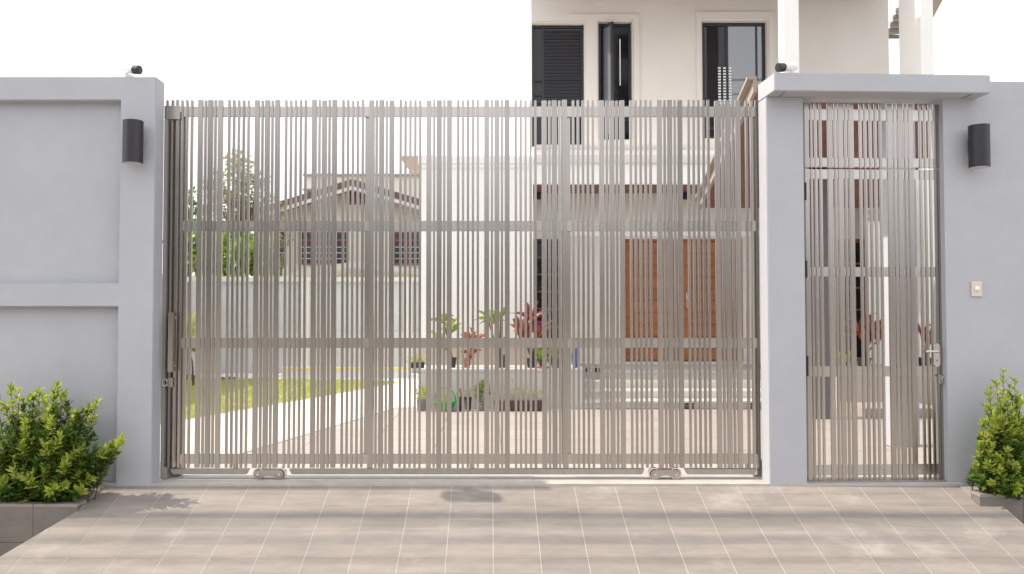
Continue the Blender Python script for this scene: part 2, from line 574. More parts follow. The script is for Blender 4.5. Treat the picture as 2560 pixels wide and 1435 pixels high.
# lawn
lp = [ground(300, 1079), ground(447, 1053), ground(925, 971), ground(996, 957), ground(930, 951), ground(700, 949), ground(300, 949)]
lawn_poly = [(p.x, p.y) for p in lp]
bm = NB(); prism(bm, lawn_poly, -0.02, 0.012)
obj('lawn', bm, M['lawn'], kind='structure')
vs_, fs_ = [], []
rg = random.Random(3)


def inside(x, y, poly):
    c = False
    for i in range(len(poly)):
        a, b = poly[i], poly[i - 1]
        if (a[1] > y) != (b[1] > y) and x < (b[0] - a[0]) * (y - a[1]) / (b[1] - a[1]) + a[0]: c = not c
    return c


xs = [p[0] for p in lawn_poly]; ys = [p[1] for p in lawn_poly]
cnt = 0
while cnt < 26000:
    x, y = rg.uniform(min(xs), max(xs)), rg.uniform(min(ys), max(ys))
    if not inside(x, y, lawn_poly): continue
    cnt += 1
    a = rg.uniform(0, 6.28); h = rg.uniform(.02, .045); l = rg.uniform(-.02, .02)
    i = len(vs_)
    vs_ += [(x - .006 * math.cos(a), y - .006 * math.sin(a), .01), (x + .006 * math.cos(a), y + .006 * math.sin(a), .01),
            (x + l, y + rg.uniform(-.02, .02), .01 + h)]
    fs_.append((i, i + 1, i + 2))
obj('grass', (vs_, fs_), M['grass'], kind='stuff')

# ------------------------------------------------------------------ left street wall
T = 0.155
XL, ZT = at(390, 193, YF)[0], at(300, 192, YF)[1]
x_in = at(296, 700, YF)[0]
lw = thing('street_wall', 'grey rendered street wall with two recessed panels, left of the wide slatted gate', 'wall', (-4.2, -0.08, 0))
z1 = at(150, 250, YF)[1]; z2 = at(150, 708, YF)[1]; z3 = at(150, 766, YF)[1]
bm = NB(); wall_holes(bm, -9, XL, YF, 0, -0.55, ZT, [(-8.5, x_in, z2, z1), (-8.5, x_in, -0.45, z3)])
obj('frame', bm, M['wall'], lw, bevel=0.004)
bm = NB(); box(bm, -8.52, x_in + .02, YF + 0.075, -.004, z2 - .02, z1 + .02)
obj('recessed_panel', bm, M['wall'], lw)
bm = NB(); box(bm, -8.52, x_in + .02, YF + 0.075, -.004, -0.47, z3 + .02)
obj('recessed_panel', bm, M['wall'], lw)

# ------------------------------------------------------------------ right entrance wall (turned away a little)
TH = math.radians(2.3)
X0 = at(1925, 1209, YF)[0]
P0 = Vector((X0, YF, 0))
D2, N2 = Vector((math.cos(TH), math.sin(TH), 0)), Vector((-math.sin(TH), math.cos(TH), 0))


def W(px, py, off):
    """local u, z in the entrance wall's frame where the pixel's ray meets the plane 'off' behind its face"""
    u, v = (px - PCX) / FPX, (PCY - py) / FPX
    d = Vector((u, math.cos(PITCH) - v * math.sin(PITCH), math.sin(PITCH) + v * math.cos(PITCH)))
    t = ((P0 - CAM).dot(N2) + off) / d.dot(N2)
    p = CAM + d * t
    return (p - P0).dot(D2), p.z


def ew(px, py, off=0.0):
    u, z = W(px, py, off)
    q = P0 + D2 * u + N2 * off
    return Vector((q.x, q.y, z))


rw = thing('entrance_wall', 'grey rendered wall with flat canopy framing the narrow pedestrian gate', 'wall', P0, TH)
uA, uB = W(2013, 700, 0)[0], W(2364, 700, 0)[0]
zc0, zc1 = W(1932, 227, -0.155)[1], W(1932, 181, -0.155)[1]
uE = W(2476, 210, -0.155)[0]
bm = NB(); box(bm, 0, uA, 0, T, -0.55, zc0)
obj('pillar', bm, M['wall'], rw, bevel=0.005, local=True)
bm = NB(); box(bm, -0.001, uE, -0.157, T + 0.001, zc0 + 0.0005, zc1)
can = obj('canopy', bm, M['wall'], rw, bevel=0.005, local=True)
zr = W(2520, 204, 0)[1]
bm = NB(); box(bm, uB, 5.5, 0, T, -0.55, zc0)
box(bm, uE, 5.5, 0, T, zc0 + 0.0002, zr)
obj('side_panel', bm, M['wall'], rw, local=True)
# dark strips under the canopy stand in for the shade in its drip grooves
for u0, u1 in ((W(1955, 250, -0.08)[0], W(1960, 235, -0.08)[0] + .004), (W(2418, 250, -0.08)[0], W(2420, 240, -0.08)[0] + .004)):
    bm = NB(); box(bm, u0, u0 + 0.008, -0.13, -0.01, zc0 - 0.0025, zc0 - 0.0002)
    g = obj('groove_shade_strip', bm, M['tile_dark'], can, local=True)

# ------------------------------------------------------------------ sliding gate
GY = 0.030
gate = thing('sliding_gate', 'wide brushed steel sliding gate of upright slats in two widths on rollers', 'gate', (-0.2, GY, 0))
GO = ORG[gate.name]
zt, zb = at(1100, 250, GY)[1], at(1100, 1170, GY)[1]


def slat_mesh(wd, dp, h):
    bm = NB(); box(bm, -wd / 2, wd / 2, 0, dp, 0, h)
    bmesh.ops.bevel(bm, geom=list(bm.edges), offset=0.0022, segments=2, affect='EDGES')
    bmesh.ops.recalc_face_normals(bm, faces=list(bm.faces))
    me = bpy.data.meshes.new('slat'); bm.to_mesh(me); bm.free()
    me.materials.append(M['steel'])
    return me


me_w, me_n = slat_mesh(0.0368, 0.026, zt - zb), slat_mesh(0.0176, 0.026, zt - zb)
G = [494.5, 636.7, 779.6, 922.4, 1066.3, 1210.5, 1354.3, 1497.6, 1642.0, 1786.9, 1931.5]
slats = []
for px in (415, 428, 440, 452.5, 464.4, 476.5):
    slats.append((px + 2.9, 'n'))
for i in range(len(G) - 1):
    k = (G[i + 1] - G[i]) / 142.3
    for off in (0, 25.2, 50.4): slats.append((G[i] + (off + 6.2) * k, 'w'))
    for off in (16.2, 41.0): slats.append((G[i] + (off + 2.9) * k, 'n'))
    for off in (75.3, 87.4, 99.5, 111.8, 123.8):
        if G[i] + off * k < 1890: slats.append((G[i] + (off + 2.9) * k, 'n'))
for px, t in slats:
    o = bpy.data.objects.new('slat', me_w if t == 'w' else me_n)
    C.objects.link(o); o.parent = gate
    x = at(px, 255, GY)[0]
    dz = R.uniform(-.003, .003)
    o.location = Vector((x, GY + R.uniform(-.0008, .0008), zb + dz)) - GO
    o.rotation_euler = (0, 0, R.uniform(-.012, .012))
xg0, xg1 = at(449, 560, GY)[0], at(1893, 560, GY)[0]
RB = GY + 0.009
for a, b in ((266, 292), (552, 578), (845, 870), (1135, 1160)):
    bm = NB(); box(bm, xg0, xg1, RB, RB + 0.0165, at(0, b, RB)[1], at(0, a, RB)[1])
    obj('rail', bm, M['steel_rail'], gate, bevel=0.003)
zs0, zs1 = at(0, 1160, RB)[1], at(0, 266, RB)[1]
for a, b in ((911, 934), (1404, 1427), (1886, 1898), (452, 459)):
    bm = NB(); box(bm, at(a, 560, RB)[0], at(b, 560, RB)[0], RB + .0185, RB + 0.065, zs0 + .002, zs1 - .002)
    obj('stile', bm, M['steel'], gate, bevel=0.003)
# bottom beam in three lengths with slanted ends round the rollers
bz0, bz1 = at(0, 1186, GY)[1], at(0, 1172.5, GY)[1]
for a, b in ((424, 622), (722, 1612), (1712, 1893)):
    xa, xb = at(a, 1180, GY)[0], at(b, 1180, GY)[0]
    bm = NB()
    hexa(bm, [(xa + .02, GY, bz0), (xb - .02, GY, bz0), (xb - .02, GY + .045, bz0), (xa + .02, GY + .045, bz0)],
         [(xa, GY, bz1), (xb, GY, bz1), (xb, GY + .045, bz1), (xa, GY + .045, bz1)])
    obj('bottom_beam', bm, M['steel_dark'], gate, bevel=0.002)
for px in (456, 588, 923, 1416, 1870, 1180):
    bm = NB(); x = at(px, 1165, RB)[0]
    box(bm, x - .018, x + .018, RB + .004, RB + .02, bz1 + .0005, zs0 + .0045)
    obj('bracket', bm, M['steel'], gate)
# rollers
for pc in (673, 1663):
    xc, zc = at(pc, 1184.5, GY - .03)
    r = 0.043
    hub = 0.078
    ro = None
    # dog-bone side plate
    poly = []
    for i in range(13):
        t = math.pi / 2 + math.pi * i / 12
        poly.append((-hub + 0.03 * math.cos(t), 0.03 * math.sin(t)))
    for i in range(9):
        t = -0.9 + 1.8 * i / 8
        poly.append((0.055 * math.sin(t), -0.042 + 0.032 * math.cos(t)))
    for i in range(13):
        t = -math.pi / 2 + math.pi * i / 12
        poly.append((hub + 0.03 * math.cos(t), 0.03 * math.sin(t)))
    bm = NB()
    a = [bm.verts.new((xc + x, GY - .044, zc + z)) for x, z in poly]
    b = [bm.verts.new((xc + x, GY - .030, zc + z)) for x, z in poly]
    bm.faces.new(a); bm.faces.new(b[::-1])
    for i in range(len(a)):
        j = (i + 1) % len(a); bm.faces.new((a[i], b[i], b[j], a[j]))
    box(bm, xc - .05, xc + .05, GY - .030, GY + .02, zc + .012, zc + .032)
    ro = obj('roller', bm, M['steel'], gate, bevel=0.0)
    for sx in (-hub, hub):
        bm = NB()
        cyl(bm, (xc + sx, GY - .029, zc), (xc + sx, GY + .012, zc), r, n=28)
        obj('wheel', bm, M['steel_polish'], ro, bevel=0.002, seg=1)
        bm = NB()
        cyl(bm, (xc + sx, GY - .054, zc), (xc + sx, GY - .043, zc), .011, n=6)
        obj('axle_bolt', bm, M['steel_polish'], ro)
        bm = NB()
        cyl(bm, (xc + sx, GY - .0296, zc), (xc + sx, GY - .0285, zc), .034, n=24)
        obj('seal', bm, M['rubber'], ro)
# handle and latch at the closing end
hx0, hx1 = at(421.5, 850, GY - .06)[0], at(434, 850, GY - .06)[0]
hz0, hz1 = at(0, 930, GY - .06)[1], at(0, 781, GY - .06)[1]
bm = NB(); box(bm, hx0, hx1, GY - .075, GY - .035, hz0, hz1)
h = obj('handle', bm, M['steel'], gate, bevel=.002)
for z in (hz0 + .03, hz1 - .05):
    bm = NB(); box(bm, hx0 + .006, hx1 - .006, GY - .0352, GY + .008, z, z + .02)
    obj('bracket', bm, M['steel_dark'], h)
lx, lz = at(418, 956, GY - .02)
bm = NB(); box(bm, lx - .005, lx + .04, GY - .02, GY - .006, lz - .035, lz + .035)
la = obj('latch', bm, M['steel'], gate, bevel=.002)
bm = NB()
tube(bm, [(lx - .012 + .016 * math.cos(t), GY - .03 - .012 * math.sin(t * .5), lz + .026 * math.sin(t)) for t in [i * 2 * math.pi / 14 for i in range(14)]], .0035)
obj('shackle', bm, M['steel_polish'], la, smooth=True)
# receiving channel at the left pillar
rp = thing('gate_post', 'dark grooved steel receiving post between left pillar and sliding gate', 'gate post', (at(430, 1190, GY)[0], GY + .05, 0))
bm = NB(); box(bm, at(401, 700, .05)[0], at(449, 700, .05)[0], .104, .16, 0, at(0, 275, .05)[1])
obj('channel', bm, M['steel_dark'], rp)
for a, b in ((412.5, 421), (422.5, 431), (432.5, 440), (441.5, 449.5)):
    bm = NB(); box(bm, at(a, 298, .08)[0], at(b, 298, .08)[0], .08, .1035, at(0, 1165, .08)[1], at(0, 290, .08)[1])
    obj('rib', bm, M['steel_dark'], rp, bevel=.003)
bm = NB(); box(bm, at(404, 900, .012)[0], at(413, 900, .012)[0], .008, .10, 0, at(0, 300, .03)[1])
obj('cheek', bm, M['steel_dark'], rp, bevel=.002)
bm = NB(); box(bm, at(411, 280, .01)[0], at(450, 280, .01)[0], .008, .024, at(0, 298, .01)[1], at(0, 264, .01)[1])
obj('cap_plate', bm, M['steel'], rp, bevel=.002)
bm = NB(); box(bm, at(403, 1197, .0)[0], at(417, 1197, .0)[0], -.004, .10, -.003, at(0, 1170, .0)[1])
obj('foot', bm, M['steel_dark'], rp, bevel=.002)
# end stop at the right
es = thing('gate_stop', 'small steel end stop at foot of pillar by sliding gate right end', 'gate stop', (at(1897, 1190, .1)[0], .1, 0))
bm = NB(); box(bm, at(1893, 1180, .09)[0], at(1907, 1180, .09)[0], .09, .13, -.003, at(0, 1150, .09)[1])
obj('stop_post', bm, M['steel_dark'], es, bevel=.003)
bm = NB(); box(bm, at(1884, 1190, .09)[0], at(1907, 1190, .09)[0], .084, .137, -.0035, .012)
obj('stop_base', bm, M['steel_dark'], es, bevel=.002)
# running rail in the floor
bm = NB(); box(bm, -2.45, 2.0, GY - .012, GY - .004, -.0045, .003)
tag(obj('floor_track', bm, M['steel_dark']), 'thin steel track in the floor under the sliding gate', 'track')

# ------------------------------------------------------------------ pedestrian gate and its transom
DO = 0.055
slx = [('n', 2028.5), ('n', 2040), ('n', 2052), ('w', 2075.4), ('n', 2089), ('w', 2101.6), ('n', 2115), ('w', 2128.2),
       ('n', 2151.8), ('n', 2163.8), ('n', 2176.8), ('n', 2189.3), ('n', 2201.8), ('w', 2224.2), ('n', 2237), ('w', 2250.3),
       ('n', 2263.8), ('w', 2277), ('n', 2301), ('n', 2313), ('n', 2325.3), ('n', 2337.5)]
for tr in (True, False):
    if tr:
        g = thing('transom_grille', 'fixed steel slat grille above the pedestrian gate under the canopy', 'grille', P0 + D2 * 0.3, TH)
        y0, y1 = 259, 420
        rails = ((275, 303), (396, 419))
    else:
        g = thing('pedestrian_gate', 'narrow brushed steel slat gate with lever handle beside the grey pillar', 'gate', P0 + D2 * 0.3, TH)
        y0, y1 = 423, 1200
        rails = ((425, 449), (668, 692), (915, 941), (1160, 1187))
    U = -0.3          # local frame sits 0.3 m along the wall
    za, zb_ = W(2180, y1, DO)[1], W(2180, y0, DO)[1]
    mw, mn = slat_mesh(0.0385, .016, zb_ - za), slat_mesh(0.0195, .016, zb_ - za)
    for t, px in slx:
        o = bpy.data.objects.new('slat', mw if t == 'w' else mn)
        C.objects.link(o); o.parent = g
        o.location = (W(px, 330, DO)[0] + U, DO + R.uniform(-.0008, .0008), za)
        o.rotation_euler = (0, 0, R.uniform(-.012, .012))
    for a, b in rails:
        bm = NB(); box(bm, W(2016, 600, DO)[0] + U, W(2356, 600, DO)[0] + U, DO + .006, DO + .0135, W(2180, b, DO + .02)[1], W(2180, a, DO + .02)[1])
        obj('rail', bm, M['steel_rail'], g, bevel=.003, local=True)
    for a, b in ((2014.5, 2026.5), (2347.5, 2356)):
        u0, u1 = W(a, 700, DO)[0] + U, W(b, 700, DO)[0] + U
        bm = NB(); box(bm, u0, u1, DO - .004, DO + .05, za, zb_)
        obj('stile', bm, M['steel'], g, bevel=.003, local=True)
    if not tr:
        ped = g
U = -0.3
bm = NB(); box(bm, uA + U - .001, uB + U + .001, .02, .12, -.02, W(2180, 1203, .02)[1])
tag(obj('door_sill', bm, M['steel_dark'], None), 'low steel sill under the pedestrian gate', 'sill')
o = bpy.data.objects['door_sill']; o.location = P0 + D2 * 0.3; o.rotation_euler = (0, 0, TH)
for a, b in ((457, 500), (651, 694), (890, 940)):
    bm = NB(); u0 = W(2012.5, 480, DO)[0] + U
    cyl(bm, (u0, DO - .008, W(2013, b, DO)[1]), (u0, DO - .008, W(2013, a, DO)[1]), .0075, n=10)
    obj('hinge', bm, M['black_paint'], ped, local=True)
# lever handle on its back plate
pu0, pu1 = W(2335.5, 887, DO - .02)[0] + U, W(2351.5, 887, DO - .02)[0] + U
pz0, pz1 = W(2343, 917, DO - .02)[1], W(2343, 858, DO - .02)[1]
bm = NB(); cu = (pu0 + pu1) / 2; rr = (pu1 - pu0) / 2
poly = [(cu + rr * math.cos(t), pz1 - rr + rr * math.sin(t)) for t in [math.pi * i / 10 for i in range(11)]] + \
       [(cu + rr * math.cos(t), pz0 + rr + rr * math.sin(t)) for t in [math.pi + math.pi * i / 10 for i in range(11)]]
a = [bm.verts.new((x, DO - .016, z)) for x, z in poly]; b = [bm.verts.new((x, DO - .0045, z)) for x, z in poly]
bm.faces.new(a); bm.faces.new(b[::-1])
for i in range(len(a)):
    j = (i + 1) % len(a); bm.faces.new((a[i], b[i], b[j], a[j]))
hp = obj('handle', bm, M['steel_polish'], ped, local=True)
bm = NB(); lz_ = W(2330, 879, DO - .04)[1]; lu = W(2313, 879, DO - .04)[0] + U
tube(bm, [(cu, DO - .014, lz_), (cu, DO - .045, lz_), (cu - .012, DO - .052, lz_), (lu, DO - .052, lz_ + .002)], .0085, n=8)
obj('lever', bm, M['steel_polish'], hp, local=True, smooth=True)
bm = NB(); cyl(bm, (cu, DO - .019, pz0 + .045), (cu, DO - .0155, pz0 + .045), .009, n=12)
obj('keyhole', bm, M['steel_dark'], hp, local=True)
ku, kz = W(2356, 949, DO - .02)
ku += U
bm = NB(); box(bm, ku - .028, ku + .002, DO - .016, DO - .006, kz - .035, kz + .035)
la = obj('latch', bm, M['steel'], ped, bevel=.002, local=True)
bm = NB()
tube(bm, [(ku + .012 + .014 * math.cos(t), DO - .022, kz + .024 * math.sin(t)) for t in [i * 2 * math.pi / 14 for i in range(14)]], .0035)
obj('shackle', bm, M['steel_polish'], la, smooth=True, local=True)

# ------------------------------------------------------------------ lamps, cameras, bell
LAMPS = (('black cylinder wall lamp on the pillar left of the sliding gate', P(332.5, 355, 5.767 - .1), 0.0),
         ('black cylinder wall lamp right of the pedestrian gate above the bell', ew(2448, 366, -.1), TH))
rad, hh = 0.0685, 0.151
for lab, c, rz in LAMPS:
    L_ = thing('wall_lamp', lab, 'lamp', c + Vector((0, 0, 0)), rz, 'black cylinder wall lamps')
    bm = NB()
    cyl(bm, (0, 0, -hh), (0, 0, hh), rad, n=40)
    bmesh.ops.bevel(bm, geom=[e for e in bm.edges if abs(e.verts[0].co.z - e.verts[1].co.z) < 1e-4], offset=.003, segments=2, affect='EDGES')
    o = obj('shade', bm, M['black_paint'], L_, local=True)
    for p in o.data.polygons: p.use_smooth = len(p.vertices) == 4
    bm = NB(); cyl(bm, (0, 0, -hh - .003), (0, 0, -hh + .001), rad - .006, n=32)
    obj('diffuser', bm, M['lamp_glass'], L_, local=True)
    bm = NB(); box(bm, -.022, .022, rad - .02, .0995, -.035, .075)
    obj('bracket', bm, M['black_paint'], L_, bevel=.004, local=True)


def cctv(lab, base, yaw, tilt, boxed):
    t = thing('security_camera', lab, 'security camera', base, yaw, 'security cameras on the wall')
    if boxed:
        bm = NB(); box(bm, -.075, .05, -.05, .05, 0.0, .034)
        obj('junction_box', bm, M['white_plastic'], t, bevel=.004, local=True)
        z0 = .034
    else:
        bm = NB(); cyl(bm, (0.0, 0, 0), (0.0, 0, .014), .04, n=24)
        obj('base', bm, M['white_plastic'], t, bevel=.002, local=True, seg=1)
        z0 = .014
    bm = NB(); tube(bm, [(.0, 0, z0), (.005, 0, z0 + .015), (.02, 0, z0 + .03)], .014, n=10)
    obj('arm', bm, M['white_plastic'], t, local=True, smooth=True)
    d = Vector((math.cos(tilt), 0, -math.sin(tilt)))
    c = Vector((.02, 0, z0 + .042))
    bm = NB(); cyl(bm, c - d * .05, c + d * .065, .031, n=24)
    o = obj('housing', bm, M['white_plastic'], t, bevel=.003, local=True)
    bm = NB()
    up = Vector((math.sin(tilt), 0, math.cos(tilt)))
    cyl(bm, c + d * .0655, c + d * .115, .0325, n=24)
    obj('lens_hood', bm, M['dark_lens'], t, bevel=.002, local=True)
    bm = NB(); cyl(bm, c + d * .1152, c + d * .118, .02, n=18)
    obj('lens', bm, M['pane_dark'], t, local=True)
    return t


bx, bz = at(312, 192, -.08)
cctv('white security camera with black front on top of the left pillar', Vector((bx, -.08, ZT)), math.radians(-18), math.radians(8), True)
q = ew(1981, 181, -.10); q.z = zc1
cctv('white security camera with black front on the pedestrian gate canopy', q, math.radians(180 + 22) + TH, math.radians(10), False)
be = thing('doorbell', 'cream bell push plate on the wall right of the pedestrian gate', 'doorbell', ew(2440, 722, 0), TH)
hw, hhh = (W(2454, 722, 0)[0] - W(2427, 722, 0)[0]) / 2, (W(2440, 702, 0)[1] - W(2440, 741, 0)[1]) / 2
bm = NB(); box(bm, -hw, hw, -.012, -.0005, -hhh, hhh)
obj('plate', bm, M['cream_plastic'], be, bevel=.003, local=True)
bm = NB(); lathe(bm, 0, 0, [(.02, 0), (.02, .004), (.016, .010), (.008, .0135)], 20)
bmesh.ops.rotate(bm, verts=list(bm.verts), cent=(0, 0, 0), matrix=Matrix.Rotation(math.pi / 2, 3, 'X'))
bmesh.ops.translate(bm, verts=list(bm.verts), vec=(0, -.0118, 0))
obj('button', bm, M['white_plastic'], be, local=True, smooth=True)

# ------------------------------------------------------------------ planters
pl = thing('planter', 'brown tiled planter with low coping at left end of ramp', 'planter', (-4.5, -.3, ROAD_Z))
xr, yf = -2.79, -0.467
tile_w = 0.30
k = 0
x = xr
while x > -7.0:
    for za, zb_ in ((-0.56, -0.33), (-0.327, -0.092)):
        bm = NB(); box(bm, max(x - tile_w + .003, -7), x, yf, yf + .02, za, zb_)
        obj('tile', bm, M['tile_dark'], pl)
    bm = NB(); box(bm, max(x - tile_w + .003, -7), x, yf - .002, yf + .07, -.0915, -.073)
    obj('coping_tile', bm, M['coping'], pl, bevel=.002)
    x -= tile_w
bm = NB(); box(bm, -7, xr - .001, yf + .0205, yf + .065, -.59, -.0925)
obj('core', bm, M['tile_dark'], pl)
bm = NB()       # side kerb rising to the wall
hexa(bm, [(xr - .07, yf + .0705, -.3), (xr, yf + .0705, -.3), (xr + .055, -.085, -.3), (xr - .015, -.085, -.3)],
     [(xr - .07, yf + .0705, -.075), (xr, yf + .0705, -.075), (xr + .055, -.085, .006), (xr - .015, -.085, .006)])
obj('side_kerb', bm, M['coping'], pl, bevel=.002)
bm = NB(); box(bm, -7, xr - .05, yf + .066, -.082, -.6, -.11)
obj('soil', bm, M['soil'], pl)

pr = thing('planter', 'brown tiled planter with wide coping at right end of ramp', 'planter', (4.5, -.25, ROAD_Z))
xl, yf2 = 3.352, -0.403
x = xl
while x < 7.0:
    for za, zb_ in ((-0.56, -0.30), (-0.297, -0.04)):
        bm = NB(); box(bm, x, x + tile_w - .003, yf2, yf2 + .02, za, zb_)
        obj('tile', bm, M['tile_dark'], pr)
    bm = NB(); box(bm, x, x + tile_w - .003, yf2 - .002, yf2 + .10, -.0395, -.018)
    obj('coping_tile', bm, M['coping'], pr, bevel=.002)
    x += tile_w
bm = NB(); box(bm, xl + .001, 7, yf2 + .0205, yf2 + .095, -.59, -.0405)
obj('core', bm, M['tile_dark'], pr)
bm = NB(); hexa(bm, [(xl, yf2 + .1005, -.3), (xl + .17, yf2 + .1005, -.3), (xl + .17, -.10, -.3), (xl, -.10, -.3)],
                [(xl, yf2 + .1005, -.0185), (xl + .17, yf2 + .1005, -.0185), (xl + .17, -.10, -.0185), (xl, -.10, -.0185)])
obj('side_kerb', bm, M['coping'], pr, bevel=.002)
bm = NB(); box(bm, xl + .171, 7, yf2 + .0965, -.06, -.6, -.06)
obj('soil', bm, M['soil'], pr)


# ------------------------------------------------------------------ foliage helpers
def add_leaf(V, F, base, d, up, ln, wd, fold=0.12, droop=0.0):
    d = d.normalized()
    s = d.cross(up)
    if s.length < 1e-4: s = d.orthogonal()
    s.normalize()
    nrm = s.cross(d)
    i = len(V)
    mid = base + d * ln * 0.55
    V += [tuple(base), tuple(mid + s * wd / 2 + nrm * wd * fold), tuple(base + d * ln - nrm * ln * droop),
          tuple(mid - s * wd / 2 + nrm * wd * fold), tuple(mid - nrm * ln * droop * .3)]
    F += [(i, i + 1, i + 4), (i + 1, i + 2, i + 4), (i + 2, i + 3, i + 4), (i + 3, i, i + 4)]


def rvec(r):
    while True:
        v = Vector((r.uniform(-1, 1), r.uniform(-1, 1), r.uniform(-1, 1)))
        if 0.1 < v.length < 1: return v.normalized()


def shrub(name, label, base, shoots, rng, leaf=0.045, filler=40, hull=None, lean=0.0):
    """woody shrub: stems run from the base to each shoot tip, whorled leaves on the outer part of each stem"""
    t = thing(name, label, 'shrub', base)
    V, F, V2, F2 = [], [], [], []
    bmw = NB()
    alltips = list(shoots)
    for k in range(filler):
        a, b = rng.choice(shoots), rng.choice(shoots)
        p = a[0].lerp(b[0], rng.random())
        p = Vector(base).lerp(p, rng.uniform(.35, .92)) + rvec(rng) * .05
        alltips.append((p, 0.55, rng.random() < .62))
    for tip, size, young in alltips:
        b0 = Vector(base) + Vector((rng.uniform(-.12, .12) + (tip.x - base[0]) * .55, rng.uniform(-.05, .05), 0))
        mid = b0.lerp(tip, .55) + rvec(rng) * .03 + Vector((0, 0, .03))
        pts = []
        for i in range(9):
            s = i / 8
            pts.append(b0 * (1 - s) ** 2 + mid * 2 * s * (1 - s) + tip * s * s)
        tube(bmw, pts, [.006 * (1 - .75 * i / 8) for i in range(9)], n=5)
        nwh = int(15 * size + 4)
        for j in range(nwh):
            s = 0.22 + 0.78 * (j + rng.random() * .5) / nwh
            i = min(7, int(s * 8)); f = s * 8 - i
            p = pts[i].lerp(pts[i + 1], f)
            ax = (pts[i + 1] - pts[i]).normalized()
            tipness = s > .86
            for q in range(6 if tipness else 5):
                o = ax.orthogonal().normalized()
                o = Quaternion(ax, rng.uniform(0, 6.28)) @ o
                d = (o * rng.uniform(.6, 1.0) + ax * (rng.uniform(.7, 1.5) if tipness else rng.uniform(.15, .9)) + Vector((0, 0, .15)))
                ln = leaf * rng.uniform(.7, 1.25)
                if young and s > .72: add_leaf(V2, F2, p, d, ax + rvec(rng) * .4, ln, ln * rng.uniform(.32, .42), .14, .08)
                else: add_leaf(V, F, p + rvec(rng) * .006, d, ax + rvec(rng) * .5, ln, ln * rng.uniform(.33, .43), .14, .1)
    obj('stem', bmw, M['twig'], t, smooth=True)
    obj('foliage', (V, F), M['leaf'], t, kind='stuff')
    obj('young_foliage', (V2, F2), M['leaf_tip'], t, kind='stuff', label='bright yellow green young leaves at the shoot tips')
    return t


rs = random.Random(21)
sh = []
for px, py, s, sz, yg in ((-60, 1000, 5.55, 1, 1), (-10, 985, 5.6, 1, 1), (25, 962, 5.55, 1, 1), (60, 1000, 5.65, .9, 1), (98, 968, 5.6, .6, 1),
                          (145, 958, 5.6, 1, 1), (120, 1020, 5.5, .8, 1), (170, 1005, 5.62, .9, 0), (205, 1045, 5.6, .8, 0), (243, 1002, 5.58, .9, 1),
                          (222, 1030, 5.66, .7, 0), (304, 1100, 5.52, .9, 1), (280, 1112, 5.55, .8, 1), (245, 1140, 5.5, .7, 0), (262, 1128, 5.6, .7, 0),
                          (225, 1195, 5.5, .6, 1), (205, 1225, 5.45, .6, 1), (160, 1215, 5.42, .6, 1), (130, 1225, 5.40, .6, 1), (75, 1205, 5.40, .7, 1),
                          (35, 1180, 5.40, .7, 1), (0, 1200, 5.38, .7, 1), (55, 1110, 5.45, .9, 1), (20, 1080, 5.45, .8, 0), (110, 1110, 5.42, .9, 1),
                          (150, 1090, 5.45, .9, 1), (185, 1130, 5.45, .9, 1), (90, 1060, 5.5, .9, 0), (-50, 1100, 5.45, 1, 1), (-60, 1190, 5.4, .9, 1),
                          (10, 1010, 5.6, 1, 1), (45, 975, 5.62, .9, 1), (80, 985, 5.58, .8, 1), (115, 995, 5.56, 1, 1), (135, 975, 5.62, .9, 1), (160, 980, 5.6, .8, 1), (185, 1030, 5.55, .9, 1), (60, 1050, 5.48, 1, 1), (130, 1050, 5.48, 1, 1), (228, 1010, 5.6, .8, 1), (290, 1105, 5.55, .8, 1), (265, 1125, 5.5, .8, 1),
                          (165, 1160, 5.42, .7, 1), (195, 1095, 5.52, .8, 0), (-120, 1050, 5.5, 1, 1), (-110, 1150, 5.42, 1, 1)):
    sh.append((P(px, py, s), sz, bool(yg)))
base = P(85, 1235, 5.60); base.z = -.115
shrub('shrub', 'broad glossy green shrub with reaching branches in the left planter', base, sh, rs, .056, 190)
rs = random.Random(5)
sh = []
for px, py, s, sz, yg in ((2508, 925, 5.62, .8, 1), (2490, 950, 5.6, .7, 1), (2525, 960, 5.6, .7, 1), (2470, 985, 5.6, .7, 1), (2545, 990, 5.58, .8, 1),
                          (2460, 1010, 5.62, .6, 1), (2500, 1000, 5.52, .8, 1), (2530, 1020, 5.5, .8, 1), (2462, 1050, 5.55, .7, 1), (2490, 1060, 5.48, .8, 1),
                          (2450, 1085, 5.55, .7, 1), (2530, 1075, 5.46, .8, 1), (2560, 1050, 5.55, .9, 1), (2445, 1110, 5.55, .7, 1), (2480, 1110, 5.46, .8, 1),
                          (2445, 1145, 5.55, .6, 1), (2520, 1125, 5.44, .8, 1), (2550, 1110, 5.46, .8, 0), (2438, 1165, 5.55, .6, 1), (2470, 1160, 5.46, .7, 1),
                          (2440, 1190, 5.52, .6, 0), (2495, 1175, 5.42, .7, 1), (2540, 1165, 5.42, .8, 1), (2455, 1200, 5.48, .5, 0), (2480, 1205, 5.42, .5, 1),
                          (2475, 970, 5.58, .8, 1), (2535, 945, 5.6, .8, 1), (2518, 985, 5.52, .8, 1), (2555, 1000, 5.52, .9, 1), (2482, 1030, 5.5, .8, 1), (2452, 1060, 5.55, .8, 1), (2465, 1085, 5.48, .8, 1), (2505, 1040, 5.46, .8, 1), (2545, 1045, 5.48, .9, 1), (2450, 1130, 5.52, .7, 1), (2500, 1145, 5.42, .8, 1), (2590, 1010, 5.6, 1, 1), (2600, 1100, 5.5, 1, 1), (2590, 1180, 5.45, .9, 1), (2540, 1215, 5.40, .6, 1), (2510, 1215, 5.42, .5, 0)):
    sh.append((P(px, py, s), sz, bool(yg)))
base = P(2540, 1225, 5.58); base.z = -.065
shrub('shrub', 'upright pointed green shrub in the right planter below the bell', base, sh, rs, .048, 190)

